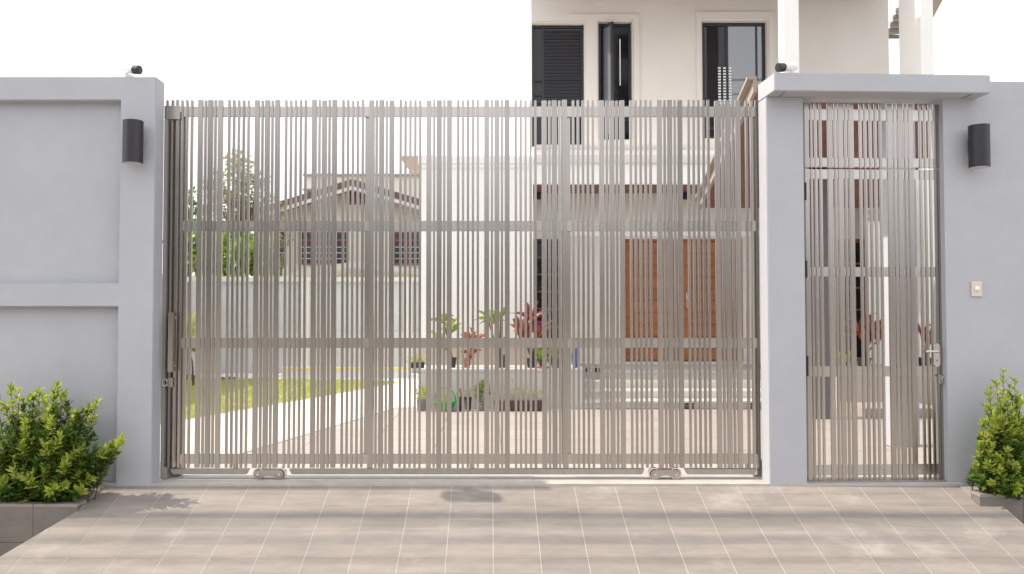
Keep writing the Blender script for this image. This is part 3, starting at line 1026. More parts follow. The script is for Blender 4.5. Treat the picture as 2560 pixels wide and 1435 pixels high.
# ------------------------------------------------------------------ the house
HS = lambda s: CAM.y + s
SF, SB, SU = 10.8, 11.55, 12.4            # front fascia, porch back wall, upper storey
house = thing('house', 'white two storey house with dark windows and a porch behind the gates', 'house', (2.5, HS(12), 0))
zfl = 0.50
# left white volume
xa, xb = at(1050, 650, HS(SF))[0], at(1333, 650, HS(SF))[0]
zcorn = P(0, 391, SF).z
bm = NB(); box(bm, xa, xb, HS(SF), HS(14.5), .0, zcorn - .16)
obj('wall', bm, M['white'], house)
bm = NB(); box(bm, xa - .03, xb, HS(SF) - .03, HS(14.5), zcorn - .0995, zcorn)
box(bm, xa - .015, xb, HS(SF) - .015, HS(14.5), zcorn - .1595, zcorn - .10)
obj('cornice', bm, M['white'], house)
bm = NB(); box(bm, xa - .012, xb - .002, HS(SF) - .014, HS(SF) - .0005, zfl, P(0, 862, SF).z)
obj('plinth', bm, M['plinth'], house)
# porch roof slab / balcony
xr2 = at(2222, 100, HS(SU))[0]
zp0, zp1 = P(0, 460, SF).z, P(0, 366, SF).z
bm = NB(); box(bm, xb + .0005, xr2, HS(SF) + .002, HS(SU), zp0, zp1)
obj('porch_roof', bm, M['white'], house)
zc2 = P(0, 385, SF).z
bm = NB(); box(bm, xb + .0305, xr2, HS(SF) - .03, HS(SF) + .0015, zc2 - .125, zc2 - .05)
box(bm, xb + .0305, xr2, HS(SF) - .016, HS(SF) + .0015, zc2 - .0495, zc2 - .01)
box(bm, xb + .0305, xr2, HS(SF) - .02, HS(SF) + .0015, zp1 - .03, zp1 + .02)
obj('cornice', bm, M['cream'], house)
bm = NB()
nb = 22
for i in range(nb):
    a = xb + .01 + (xr2 - xb - .02) * i / nb
    b = xb + .01 + (xr2 - xb - .02) * (i + 1) / nb - .006
    bm2 = NB(); box(bm2, a, b, HS(SF) + .06, HS(SB), zp0 - .018, zp0 - .001)
    obj('soffit_board', bm2, M['soffit'], house)
bm.free()
# porch back wall with openings
dz1 = P(0, 597, SB).z
dL, dR = at(1560, 750, HS(SB))[0], at(1858, 750, HS(SB))[0]
wL, wR = at(1334, 750, HS(SB))[0], at(1403, 750, HS(SB))[0]
rL, rR = at(2090, 750, HS(SB))[0], at(2166, 750, HS(SB))[0]
bm = NB(); wall_holes(bm, xb + .0005, at(2400, 700, HS(SB))[0], HS(SB), HS(SB) + .25, 0, zp0 - .0005,
                      [(dL, dR, zfl, dz1), (wL, wR, zfl, dz1), (rL, rR, zfl, dz1)])
obj('wall', bm, M['cream'], house)
bm = NB(); box(bm, wR + .02, rL - .02, HS(SB) - .03, HS(SB) - .0005, dz1 + .035, dz1 + .12)
obj('lintel_band', bm, M['white'], house)
# double wooden door
yd = HS(SB) + .06
for i in (0, 1):
    a = dL + .03 + i * (dR - dL - .06) / 2 + (.003 if i else 0)
    b = a + (dR - dL - .06) / 2 - .003
    bm = NB(); st = .115
    box(bm, a, a + st, yd, yd + .045, zfl + .01, dz1 - .03)
    box(bm, b - st, b, yd, yd + .045, zfl + .01, dz1 - .03)
    lf = obj('door', bm, M['door_wood'], house, bevel=.004, label='varnished brown wooden door leaf of horizontal boards')
    nbd = 10
    for k in range(nbd):
        za = zfl + .01 + (dz1 - .04 - zfl) * k / nbd
        zb_ = zfl + .01 + (dz1 - .04 - zfl) * (k + 1) / nbd
        bm = NB(); box(bm, a + st + .001, b - st - .001, yd + (.004 if k in (2, 4, 7) else .012), yd + .04, za + .003, zb_ - .003)
        obj('board', bm, M['door_wood'], lf, bevel=.004)
    bm = NB(); hx = (b - .05) if i == 0 else (a + .05)
    tube(bm, [(hx, yd - .002, 1.25), (hx, yd - .04, 1.27), (hx, yd - .04, 1.5), (hx, yd - .002, 1.52)], .009, n=8)
    obj('handle', bm, M['steel_polish'], lf, smooth=True)
bm = NB(); box(bm, dL + .0005, dL + .03, yd - .03, yd + .06, zfl, dz1 - .0005); box(bm, dR - .03, dR - .0005, yd - .03, yd + .06, zfl, dz1 - .0005)
box(bm, dL + .0305, dR - .0305, yd - .03, yd + .06, dz1 - .028, dz1 - .0005)
obj('door_frame', bm, M['door_wood'], house)


def window(parent, x0, x1, z0, z1, y, frame_m, pane_m, fw=.035, bars=(), vbars=(), name='window'):
    """window set in an opening at depth y: frame, bars and pane"""
    bm = NB()
    box(bm, x0 + .001, x0 + fw, y, y + .06, z0 + .001, z1 - .001); box(bm, x1 - fw, x1 - .001, y, y + .06, z0 + .001, z1 - .001)
    box(bm, x0 + fw + .0003, x1 - fw - .0003, y, y + .06, z1 - fw, z1 - .001); box(bm, x0 + fw + .0003, x1 - fw - .0003, y, y + .06, z0 + .001, z0 + fw)
    wd = obj(name, bm, frame_m, parent)
    for f in bars:
        z = z0 + (z1 - z0) * f
        bm = NB(); box(bm, x0 + fw + .0005, x1 - fw - .0005, y + .012, y + .045, z - .014, z + .014)
        obj('glazing_bar', bm, frame_m, wd)
    for f in vbars:
        x = x0 + (x1 - x0) * f
        bm = NB(); box(bm, x - .016, x + .016, y + .008, y + .05, z0 + fw + .0005, z1 - fw - .0005)
        obj('mullion', bm, frame_m, wd)
    bm = NB(); box(bm, x0 + fw * .6, x1 - fw * .6, y + .025, y + .033, z0 + fw * .6, z1 - fw * .6)
    obj('pane', bm, pane_m, wd)
    return wd


window(house, wL, wR, zfl, dz1, yd - .02, M['dark_wood'], M['pane_dark'], .028, bars=(.14, .28, .43, .57, .71, .85))
window(house, rL, rR, zfl, dz1, yd - .02, M['door_wood'], M['pane_dark'], .05, bars=(.22, .42, .6, .8))
# round the openings a dark room so panes look in on nothing bright
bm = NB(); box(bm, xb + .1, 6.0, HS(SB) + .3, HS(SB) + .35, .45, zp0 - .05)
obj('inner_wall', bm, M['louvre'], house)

for px, lab in ((1346, 'black porch wall lamp above the tall dark window'), (1712, 'black porch wall lamp above the double wooden door')):
    q = P(px, 481, 11.45)
    pw = thing('wall_lamp', lab, 'lamp', q, 0, 'porch wall lamps')
    bm = NB(); cyl(bm, (0, 0, -.10), (0, 0, .10), .036, n=20)
    obj('shade', bm, M['black_paint'], pw, local=True, bevel=.003, seg=1)
    bm = NB(); box(bm, -.02, .02, .03, .0995, -.03, .03)
    obj('bracket', bm, M['black_paint'], pw, local=True)

# upper storey
x0u = at(1328, 150, HS(SU))[0]
zt_u = 6.415
W1 = (x0u + .012, at(1461, 200, HS(SU))[0], P(0, 368, SU).z, P(0, 58, SU).z)
W2 = (at(1496, 200, HS(SU))[0], at(1580, 200, HS(SU))[0], P(0, 349, SU).z, P(0, 54, SU).z)
W3 = (at(1756, 200, HS(SU))[0], at(1919, 200, HS(SU))[0], P(0, 346, SU).z, P(0, 52, SU).z)
bm = NB(); wall_holes(bm, x0u, xr2, HS(SU) + .0005, HS(SU) + .25, zp0 + .1, zt_u, [W1, W2, W3])
obj('wall', bm, M['cream'], house)
bm = NB(); box(bm, x0u + .01, x0u + .2, HS(SU) + .26, HS(SU) + 5, zp0 + .1, zt_u)
box(bm, xr2 - .2, xr2 - .001, HS(SU) + .26, HS(SU) + 5, zp0 + .1, zt_u)
box(bm, x0u + .2, xr2 - .2, HS(SU) + 1.2, HS(SU) + 1.3, zp0 + .1, zt_u)
obj('wall', bm, M['cream'], house)
# raised surrounds
bm = NB()
for (a, b, zt_) in ((x0u + .004, at(1598, 200, HS(SU))[0], P(0, 37, SU).z), (at(1741, 200, HS(SU))[0], at(1936, 200, HS(SU))[0], P(0, 31, SU).z)):
    hs = [h for h in (W1, W2, W3) if h[0] >= a and h[1] <= b]
    hs = [(h[0] - .025, h[1] + .025, h[2] - 1, h[3] + .03) if h is not W1 else (h[0] - .05, h[1] + .025, h[2] - 1, h[3] + .03) for h in hs]
    bmx = NB(); wall_holes(bmx, a, b, HS(SU) - .025, HS(SU) - .0005, zp1 + .021, zt_, hs)
    obj('surround', bmx, M['cream'], house)
bm.free()
yw = HS(SU) + .09
w1 = window(house, *W1, yw, M['win_frame'], M['pane_dark'], .04, vbars=(.22,))
for k in range(34):
    z = W1[2] + .06 + (W1[3] - W1[2] - .12) * k / 34
    bm = NB()
    xx0, xx1 = W1[0] + (W1[1] - W1[0]) * .24, W1[1] - .045
    hexa(bm, [(xx0, yw + .012, z), (xx1, yw + .012, z), (xx1, yw + .0165, z + .03), (xx0, yw + .0165, z + .03)],
         [(xx0, yw + .010, z + .006), (xx1, yw + .010, z + .006), (xx1, yw + .0145, z + .036), (xx0, yw + .0145, z + .036)])
    obj('louvre_blade', bm, M['louvre'], w1)
w2 = window(house, *W2, yw, M['win_frame'], M['pane_dark'], .035, bars=(.18, .3))
# the open casement of that window, swung out on its right hinge
cw = (W2[1] - W2[0]) * .82
ca = math.radians(62)
hx, hz0_, hz1_ = W2[0] + (W2[1] - W2[0]) * .14, W2[2] + .03, W2[3] - .05
dd = Vector((.5, -.866, 0)).normalized()
nn = Vector((-dd.y, dd.x, 0))
hp0 = Vector((hx, yw - .002, 0))
bm = NB()


def slab(bm, a, b, z0, z1, t0, t1):
    lo = [hp0 + dd * a + nn * t0, hp0 + dd * b + nn * t0, hp0 + dd * b + nn * t1, hp0 + dd * a + nn * t1]
    hexa(bm, [p + Vector((0, 0, z0)) for p in lo], [p + Vector((0, 0, z1)) for p in lo])


cl = cw * .62
slab(bm, 0, .04, hz0_, hz1_, -.018, .018); slab(bm, cl - .04, cl, hz0_, hz1_, -.018, .018)
slab(bm, .0405, cl - .0405, hz0_, hz0_ + .045, -.018, .018); slab(bm, .0405, cl - .0405, hz1_ - .045, hz1_, -.018, .018)
cs = obj('casement', bm, M['win_frame'], house, label='dark open casement swung out from its frame')
bm = NB(); slab(bm, .03, cl - .03, hz0_ + .03, hz1_ - .03, -.004, .004)
obj('pane', bm, M['pane_grey'], cs)
q = P(1549, 150, SU)
bm = NB(); cyl(bm, (q.x, yw - .13, P(0, 216, SU).z), (q.x, yw - .13, P(0, 100, SU).z), .009, n=10)
cyl(bm, (q.x, yw - .13, P(0, 205, SU).z), (q.x, yw + .01, P(0, 205, SU).z), .006, n=8)
cyl(bm, (q.x, yw - .13, P(0, 112, SU).z), (q.x, yw + .01, P(0, 112, SU).z), .006, n=8)
obj('pull_bar', bm, M['steel_polish'], w2)
w3 = window(house, *W3, yw, M['win_frame'], M['pane_dark'], .05, vbars=(.40, .865), bars=(.1,))
bm = NB(); box(bm, W3[0] + (W3[1] - W3[0]) * .43, W3[1] - .052, yw + .014, yw + .022, W3[2] + .2, W3[3] - .052)
obj('reflection_tinted_pane', bm, M['pane_grey'], w3)
for px in (1803, 1816, 1830):
    xx = at(px, 205, HS(SU))[0]
    for k in range(13):
        z = P(0, 163 + k * 7.3, SU).z
        bm = NB(); box(bm, xx - .021, xx + .021, yw + .0005, yw + .0085, z - .03, z - .003)
        obj('blind_slat', bm, M['blind'], w3)
# columns of the house front
cx0, cx1 = at(1935, 90, HS(10.9))[0], at(1973, 90, HS(10.9))[0]
bm = NB(); box(bm, cx0, cx1, HS(10.55), HS(10.749), 0, 6.9)
obj('column', bm, M['white'], house, bevel=.006)
bm = NB(); q0, q1 = at(2302, 90, HS(10.6))[0], at(2334, 90, HS(10.6))[0]
box(bm, q0, q1, HS(10.6), HS(11.17), 0, 7.2)
obj('column', bm, M['white'], house, bevel=.006)
# eaves over the upper storey: brown boarded underside, roof on top
ze = 6.42
for i in range(11):
    ya = HS(10.8) + i * .145
    bm = NB(); box(bm, x0u + .06, xr2, ya, ya + .140, ze + .001, ze + .02)
    obj('eave_board', bm, M['soffit'], house)
bm = NB(); box(bm, x0u + .05, xr2, HS(10.75), HS(17.5), ze + .0205, ze + .2)
obj('roof', bm, M['nb_roof'], house)
# roof slope going back on the right side
pa, pb = P(2262, -22, 13.4), P(2216, 88, 15.2)
bm = NB(); hexa(bm, [pa, pb, pb + Vector((.75, 0, .05)), pa + Vector((.75, 0, .05))],
                [p + Vector((0, 0, .26)) for p in (pa, pb, pb + Vector((.75, 0, .05)), pa + Vector((.75, 0, .05)))])
obj('side_eave', bm, M['cream'], house)
for i in range(5):
    p = pa.lerp(pb, .35 + .16 * i)
    bm = NB(); box(bm, p.x - .03, p.x + .32, p.y, p.y + .05, p.z - .06, p.z + .0)
    obj('rafter_end', bm, M['nb_sheet'], house)
# terrace, steps
tx0, tx1 = at(1050, 1000, HS(10.1))[0], at(1462, 1000, HS(10.1))[0]
bm = NB(); box(bm, tx0, tx1, HS(10.1), HS(SB) - .0005, 0, zfl - .03)
obj('terrace', bm, M['terrace_grey'], house)
bm = NB(); box(bm, tx0 - .01, tx1 + .002, HS(10.085), HS(SB) - .0005, zfl - .0295, zfl)
obj('terrace_edge', bm, M['bwall_light'], house)
xs1 = at(2085, 1000, HS(10.1))[0]
ss = [10.1, 10.4, 10.7, 11.0, 11.3]
for i, s in enumerate(ss):
    z0_, z1_ = i * .1, (i + 1) * .1
    bm = NB(); box(bm, tx1 + .003, xs1, HS(s), HS(SB) - .0005, z0_ + .0005, z1_ - .022)
    st_ = obj('step', bm, M['terrace_grey'] if i in (0, 4) else M['marble'], house)
    bm = NB(); box(bm, tx1 + .003, xs1, HS(s) - .032, HS(SB) - .0005, z1_ - .0215, z1_)
    obj('tread', bm, M['marble'], st_)
xs2 = at(2420, 1000, HS(10.0))[0]
bm = NB(); box(bm, xs1 + .001, xs2, HS(9.95), HS(SB) - .0005, 0, zfl)
obj('terrace', bm, M['plinth'], house)
bm = NB(); box(bm, xs1 + .001, xs2, HS(9.3), HS(9.949), 0, .10)
obj('step', bm, M['court'], house)

# ------------------------------------------------------------------ carport roof beside the porch
cp = thing('carport', 'sloping carport roof with brown boarded underside and cream edge on grey posts', 'carport', (3.6, HS(9), 0))
A1, A2 = P(1893, 222, 7.2), P(1752, 520, 10.75)
B1, B2 = Vector((at(2462, 200, HS(7.2))[0], A1.y, A1.z)), Vector((5.35, A2.y, A2.z))
npk = 16
for i in range(npk):
    f0, f1 = i / npk, (i + .97) / npk
    c = [A1.lerp(B1, f0), A1.lerp(B1, f1), A2.lerp(B2, f1), A2.lerp(B2, f0)]
    bm = NB(); hexa(bm, c, [p + Vector((0, 0, .015)) for p in c])
    obj('soffit_board', bm, M['soffit'], cp)
c = [A1 + Vector((0, 0, .016)), B1 + Vector((0, 0, .016)), B2 + Vector((0, 0, .016)), A2 + Vector((0, 0, .016))]
bm = NB(); hexa(bm, c, [p + Vector((0, 0, .05)) for p in c])
obj('roof_sheet', bm, M['nb_sheet'], cp)
e = Vector((-.035, 0, 0))
c = [A1 + e + Vector((0, 0, -.03)), A1 + Vector((-.001, 0, -.03)), A2 + Vector((-.001, 0, -.03)), A2 + e + Vector((0, 0, -.03))]
bm = NB(); hexa(bm, c, [p + Vector((0, 0, .115)) for p in c])
obj('fascia', bm, M['carport_beam'], cp)
c = [A1 + e * 2.6 + Vector((0, 0, .086)), A1 + Vector((-.001, 0, .086)), A2 + Vector((-.001, 0, .086)), A2 + e * 2.6 + Vector((0, 0, .086))]
bm = NB(); hexa(bm, c, [p + Vector((0, 0, .03)) for p in c])
obj('gutter', bm, M['carport_beam'], cp)
zz = lambda s: A1.z + (A2.z - A1.z) * (s - 7.2) / (10.75 - 7.2)
cA, cB = at(2224, 900, HS(7.3))[0], at(2297, 900, HS(7.3))[0]
bm = NB(); box(bm, cA, cB, HS(7.3), HS(7.45), 0, zz(7.45) - .005)
obj('post', bm, M['wall'], cp, bevel=.004)
cA, cB = at(2036, 900, HS(9.16))[0], at(2078, 900, HS(9.16))[0]
bm = NB(); box(bm, cA, cB, HS(9.16), HS(9.34), 0, zz(9.34) - .005)
obj('post', bm, M['post_shaded'], cp, bevel=.004)

# shingle clad gable wall at the right with a round vent
gw = thing('gable_wall', 'white side wall with pinkish shingle cladding and round barred vent behind the pedestrian gate', 'wall', (5.6, HS(11.2), 0))
ga, gb = at(2172, 700, HS(10.98))[0], at(2420, 700, HS(10.98))[0]
zsh = P(0, 552, 10.98).z
bm = NB(); box(bm, ga, gb, HS(11.0), HS(11.08), zfl, 4.4)
obj('wall', bm, M['white'], gw)
V, F = [], []
rw_ = random.Random(9)
z = zsh; row = 0
while z < 4.3:
    x = ga + (row % 2) * .045
    while x < gb - .02:
        x1_ = min(x + .086, gb)
        y0 = HS(10.985) + rw_.uniform(-.004, .004)
        i = len(V)
        V += [(x, y0 - .01, z), (x1_, y0 - .01, z), (x1_, y0 + .006, z + .055), (x, y0 + .006, z + .055),
              (x, HS(10.999), z), (x1_, HS(10.999), z), (x1_, HS(10.999), z + .055), (x, HS(10.999), z + .055)]
        F += [(i, i + 1, i + 2, i + 3), (i, i + 4, i + 5, i + 1), (i, i + 3, i + 7, i + 4), (i + 1, i + 5, i + 6, i + 2)]
        x += .09
    z += .05; row += 1
o = obj('shingle_cladding', (V, F), M['shingle'], gw, kind='stuff')
vc = P(2192, 478, 10.95)
bm = NB()
for i in range(28):
    t0, t1 = 2 * math.pi * i / 28, 2 * math.pi * (i + 1) / 28
    pts_o = [Vector((vc.x + r_ * math.cos(t), 0, vc.z + r_ * math.sin(t))) for r_, t in ((.20, t0), (.20, t1), (.165, t1), (.165, t0))]
    hexa(bm, [Vector((p.x, HS(10.93), p.z)) for p in pts_o], [Vector((p.x, HS(10.975), p.z)) for p in pts_o])
vent = obj('vent', bm, M['win_frame'], gw)
for k in range(-3, 4):
    hh_ = math.sqrt(.165 ** 2 - (k * .045) ** 2)
    bm = NB(); box(bm, vc.x - hh_, vc.x + hh_, HS(10.94), HS(10.96), vc.z + k * .045 - .009, vc.z + k * .045 + .009)
    obj('vent_bar', bm, M['win_frame'], vent)

# ------------------------------------------------------------------ garden boundary walls
SW = 15.0
bw = thing('garden_wall', 'pale grey panelled garden wall with coping beyond the lawn', 'wall', (-2.5, HS(SW), 0))
bxl, bxr = at(470, 800, HS(SW))[0], 2.2
zt_ = P(0, 693, SW).z
bm = NB(); box(bm, bxl, bxr, HS(SW), HS(SW) + .12, 0, zt_ - .09)
obj('panel_infill', bm, M['bwall'], bw)
bm = NB(); box(bm, bxl, bxr, HS(SW) - .06, HS(SW) + .16, zt_ - .0895, zt_)
obj('coping', bm, M['bwall_light'], bw, bevel=.006)
bm = NB(); box(bm, bxl, bxr, HS(SW) - .045, HS(SW) - .0005, P(0, 848, SW).z, P(0, 830, SW).z)
obj('middle_rail', bm, M['bwall'], bw)
for px in (488, 763, 1020, 1290):
    xx = at(px, 800, HS(SW))[0]
    bm = NB(); box(bm, xx - .085, xx + .085, HS(SW) - .05, HS(SW) - .001, 0, zt_ - .0905)
    obj('pier', bm, M['bwall_light'], bw)
bm = NB(); box(bm, bxl, bxr, HS(SW) - .35, HS(SW) - .0515, 0, .06)
obj('kerb', bm, M['path'], bw)
sw2 = thing('garden_wall', 'grey garden side wall running back at left beyond the slats', 'wall', (bxl - .1, 4.5, 0))
bm = NB(); box(bm, bxl - .14, bxl - .001, .2, HS(SW) - .0, 0, zt_ - .09)
obj('panel_infill', bm, M['bwall'], sw2)
bm = NB(); box(bm, bxl - .2, bxl + .05, .2, HS(SW) - .062, zt_ - .0895, zt_)
obj('coping', bm, M['bwall_light'], sw2, bevel=.006)
lg = thing('ledge', 'low grey ledge with yellow painted top edge along the garden wall', 'ledge', (-1, HS(14.5), 0))
la_, lb_ = at(703, 918, HS(14.5))[0], at(1024, 918, HS(14.5))[0]
bm = NB(); box(bm, la_, lb_, HS(14.5), HS(14.62), .0, .16)
obj('ledge_body', bm, M['bwall'], lg)
bm = NB(); box(bm, la_, lb_, HS(14.5) - .004, HS(14.62), .1605, .20)
obj('yellow_edge', bm, M['yellow'], lg)

# ------------------------------------------------------------------ neighbour buildings
SN = 24.0
nh = thing('house', 'cream gabled neighbour house with red brown roof edge and timber windows', 'house', (at(880, 900, HS(SN))[0], HS(SN + 4), 0))
pk, el, er = P(890, 470, SN), P(598, 560, SN), P(1182, 556, SN)
wl, wr = at(683, 600, HS(SN))[0], at(1110, 600, HS(SN))[0]
zl = pk.z - (pk.x - wl) * (pk.z - el.z) / (pk.x - el.x)
zr_ = pk.z - (wr - pk.x) * (pk.z - er.z) / (er.x - pk.x)
pent = [(wl, 0), (wr, 0), (wr, zr_ - .05), (pk.x, pk.z - .05), (wl, zl - .05)]
bm = NB()
a = [bm.verts.new((x, HS(SN), z)) for x, z in pent]; b = [bm.verts.new((x, HS(SN + 8), z)) for x, z in pent]
bm.faces.new(a); bm.faces.new(b[::-1])
for i in range(5):
    j = (i + 1) % 5; bm.faces.new((a[i], b[i], b[j], a[j]))
obj('wall', bm, M['nb_wall'], nh)
for e_ in (el, er):
    c = [Vector((pk.x, HS(SN) - .7, pk.z)), Vector((e_.x, HS(SN) - .7, e_.z)), Vector((e_.x, HS(SN + 8), e_.z)), Vector((pk.x, HS(SN + 8), pk.z))]
    bm = NB(); hexa(bm, [p + Vector((0, 0, -.045)) for p in c], [p + Vector((0, 0, .16)) for p in c])
    rf = obj('roof', bm, M['nb_roof'], nh)
    c = [Vector((pk.x, HS(SN) - .73, pk.z)), Vector((e_.x, HS(SN) - .73, e_.z)), Vector((e_.x, HS(SN) - .701, e_.z)), Vector((pk.x, HS(SN) - .701, pk.z))]
    bm = NB(); hexa(bm, [p + Vector((0, 0, -.16)) for p in c], [p + Vector((0, 0, -.05)) for p in c])
    obj('barge_board', bm, M['nb_white'], rf)
for a_, b_ in ((870, 878), (885, 893), (900, 914)):
    p, q = P(a_, 480, SN - .03), P(b_, 511, SN - .03)
    bm = NB(); box(bm, p.x, q.x, HS(SN) - .04, HS(SN) - .001, q.z, p.z)
    obj('vent', bm, M['nb_frame'], nh)
zw0, zw1 = P(0, 662, SN).z, P(0, 580, SN).z
for a_, b_, nl in ((692, 716, 1), (748, 870, 4), (984, 1052, 2)):
    xa_, xb_ = at(a_, 620, HS(SN))[0], at(b_, 620, HS(SN))[0]
    bm = NB()
    f = .05
    y0 = HS(SN) - .06
    box(bm, xa_, xb_, y0, HS(SN) - .001, zw0, zw0 + f); box(bm, xa_, xb_, y0, HS(SN) - .001, zw1 - f, zw1)
    box(bm, xa_, xb_, y0 + .002, HS(SN) - .002, zw0 + (zw1 - zw0) * .72, zw0 + (zw1 - zw0) * .72 + f)
    for i in range(nl + 1):
        xx = xa_ + (xb_ - xa_ - f) * i / nl
        box(bm, xx, xx + f, y0 - .003, HS(SN) - .0015, zw0 + f + .001, zw1 - f - .001)
    wn = obj('window', bm, M['nb_frame'], nh)
    for i in range(nl):
        u0 = xa_ + (xb_ - xa_ - f) * i / nl + f
        u1 = xa_ + (xb_ - xa_ - f) * (i + 1) / nl
        bm = NB(); box(bm, u0, u1, HS(SN) - .03, HS(SN) - .01, zw0 + f, zw1 - f)
        obj('pane', bm, M['nb_pane'], wn)
    for k in range(1, 4):
        z = zw0 + (zw1 - zw0) * .70 * k / 4
        bm = NB(); box(bm, xa_ + f, xb_ - f, HS(SN) - .045, HS(SN) - .031, z, z + .02)
        obj('glazing_bar', bm, M['nb_white'], wn)
# white piers between its windows
for px in (725, 738, 880, 905):
    xx = at(px, 620, HS(SN))[0]
    bm = NB(); box(bm, xx - .05, xx + .05, HS(SN) - .07, HS(SN) - .001, 0, zw1 + .04)
    obj('pilaster', bm, M['nb_white'], nh)
# lower lean-to roof in front of the house
ln = thing('lean_to', 'low grey lean-to roof with white edge beside the cream neighbour house', 'shed', (at(880, 900, HS(22))[0], HS(22), 0))
k1, k2, k3 = P(706, 694, 22), P(882, 664, 22), P(1060, 684, 22)
for a_, b_ in ((k1, k2), (k2, k3)):
    c = [a_, b_, b_ + Vector((0, 1.4, .1)), a_ + Vector((0, 1.4, .1))]
    bm = NB(); hexa(bm, c, [p + Vector((0, 0, .05)) for p in c])
    rf = obj('roof_sheet', bm, M['nb_sheet'], ln)
    c = [a_ + Vector((0, -.04, -.05)), b_ + Vector((0, -.04, -.05)), b_ + Vector((0, -.001, -.05)), a_ + Vector((0, -.001, -.05))]
    bm = NB(); hexa(bm, c, [p + Vector((0, 0, .16)) for p in c])
    obj('edge_board', bm, M['nb_white'], rf)
bm = NB(); box(bm, k1.x + .1, k3.x - .1, k1.y + .3, k1.y + .4, 0, k1.z + .05)
obj('wall', bm, M['nb_white'], ln)
# flat roofed building behind
SFL = 34.0
fb = thing('building', 'flat roofed cream building rising behind the gabled neighbour house', 'building', (at(900, 900, HS(SFL))[0], HS(SFL + 3), 0))
fa, fz = at(764, 440, HS(SFL))
fe = at(1150, 440, HS(SFL))[0]
bm = NB(); box(bm, fa, fe, HS(SFL), HS(SFL + 6), 0, fz)
obj('wall', bm, M['nb_wall'], fb)
bm = NB(); box(bm, fa - .1, fe + .1, HS(SFL) - .1, HS(SFL + 6), fz + .001, fz + .09)
obj('roof', bm, M['nb_sheet'], fb)
bm = NB(); box(bm, fa - .05, fa + 1.4, HS(SFL) - .35, HS(SFL) - .001, P(0, 478, SFL).z, P(0, 474, SFL).z)
obj('sunshade', bm, M['nb_sheet'], fb)
# ochre tower with a flared top
tw = thing('tower', 'ochre water tower with a flared cap behind the white house corner', 'tower', (at(1036, 900, HS(40))[0], HS(42), 0))
p0, p1 = P(1022, 430, 40), P(1062, 397, 40)
bm = NB(); box(bm, p0.x, p1.x + .2, HS(40), HS(42), 0, P(0, 404, 40).z)
obj('shaft', bm, M['ochre'], tw)
t0, t1 = P(1006, 398, 40), P(1062, 393, 40)
zA, zB = P(0, 424, 40).z, P(0, 398, 40).z
bm = NB()
hexa(bm, [(p0.x - .01, HS(40) - .01, zA), (p1.x + .21, HS(40) - .01, zA), (p1.x + .21, HS(42.01), zA), (p0.x - .01, HS(42.01), zA)],
     [(t0.x, HS(39.6), zB), (t1.x + .5, HS(39.6), zB), (t1.x + .5, HS(42.4), zB), (t0.x, HS(42.4), zB)])
obj('flared_cap', bm, M['ochre'], tw)
bm = NB(); box(bm, t0.x - .05, t1.x + .55, HS(39.55), HS(42.45), zB + .001, zB + .1)
obj('cap_edge', bm, M['plinth'], tw)


# ------------------------------------------------------------------ trees behind the garden wall
def tree(label, px, py0, blobs, s, m, rng, n, leaf, cat='tree', nm='tree', droop=0.2):
    """tapered trunk, limbs to every clump, leaves spread through the clumps"""
    b = P(px, py0, s)
    t = thing(nm, label, cat, (b.x, b.y, 0), group='trees behind the garden wall')
    bm = NB()
    top = P(blobs[0][0], blobs[0][1], s)
    tube(bm, [(b.x, b.y, 0), (b.x * .7 + top.x * .3, b.y, top.z * .35), (b.x * .3 + top.x * .7, b.y + .05, top.z * .7), tuple(top)],
         [.12, .09, .06, .02], n=8)
    for bx_, by_, r in blobs[1:]:
        q = P(bx_, by_, s + rng.uniform(-.6, .6))
        st = Vector((b.x, b.y, 0)).lerp(top, rng.uniform(.35, .65))
        tube(bm, [st, st.lerp(q, .5) + Vector((0, 0, -.1)), q], [.05, .03, .01], n=6)
    obj('trunk', bm, M['bark'], t, smooth=True)
    V, F = [], []
    tot = sum(x[2] ** 2 for x in blobs)
    for bx_, by_, r in blobs:
        c = P(bx_, by_, s + rng.uniform(-.5, .5))
        rr = r * s / FPX
        for k in range(int(n * r * r / tot)):
            o = rvec(rng) * rr * rng.random() ** .4
            o.x *= 1.0 + .2 * math.sin(k * 1.7)
            p = c + o
            d = (o.normalized() + rvec(rng) * .9 + Vector((0, 0, -droop)))
            l = leaf * rng.uniform(.6, 1.3)
            add_leaf(V, F, p, d, rvec(rng), l, l * rng.uniform(.3, .5), .1, .12)
    obj('crown', (V, F), m, t, kind='stuff')
    return t


rt = random.Random(77)
tree('tall airy tree with drooping pale foliage behind the garden wall', 600, 690,
     [(605, 425, 38), (575, 470, 42), (620, 480, 45), (560, 515, 38), (600, 530, 50), (640, 520, 34), (650, 450, 22), (590, 400, 24), (665, 490, 16), (535, 480, 22)],
     21, M['tree_leaf_dry'], rt, 2600, .13)
tree('thin young tree with sparse leaves at the left gate end', 470, 690,
     [(470, 520, 20), (485, 490, 15), (455, 560, 22), (500, 545, 22), (480, 575, 24), (520, 455, 14), (540, 430, 10)],
     19, M['tree_leaf'], rt, 700, .13)
tree('dense bright green bush of broad leaves above the garden wall', 560, 690,
     [(560, 640, 48), (600, 650, 45), (520, 650, 45), (640, 645, 42), (480, 640, 45), (585, 600, 38), (535, 600, 36), (625, 600, 34), (460, 610, 34), (670, 660, 32), (650, 615, 22)],
     18, M['bright_leaf'], rt, 3600, .17, 'bush', 'bush')
tree('yellowish slim tree leaning over the garden wall near the gable', 690, 690,
     [(690, 560, 18), (680, 600, 22), (700, 520, 12), (660, 570, 18), (715, 600, 14)],
     20, M['tree_leaf_dry'], rt, 520, .12)
V, F = [], []
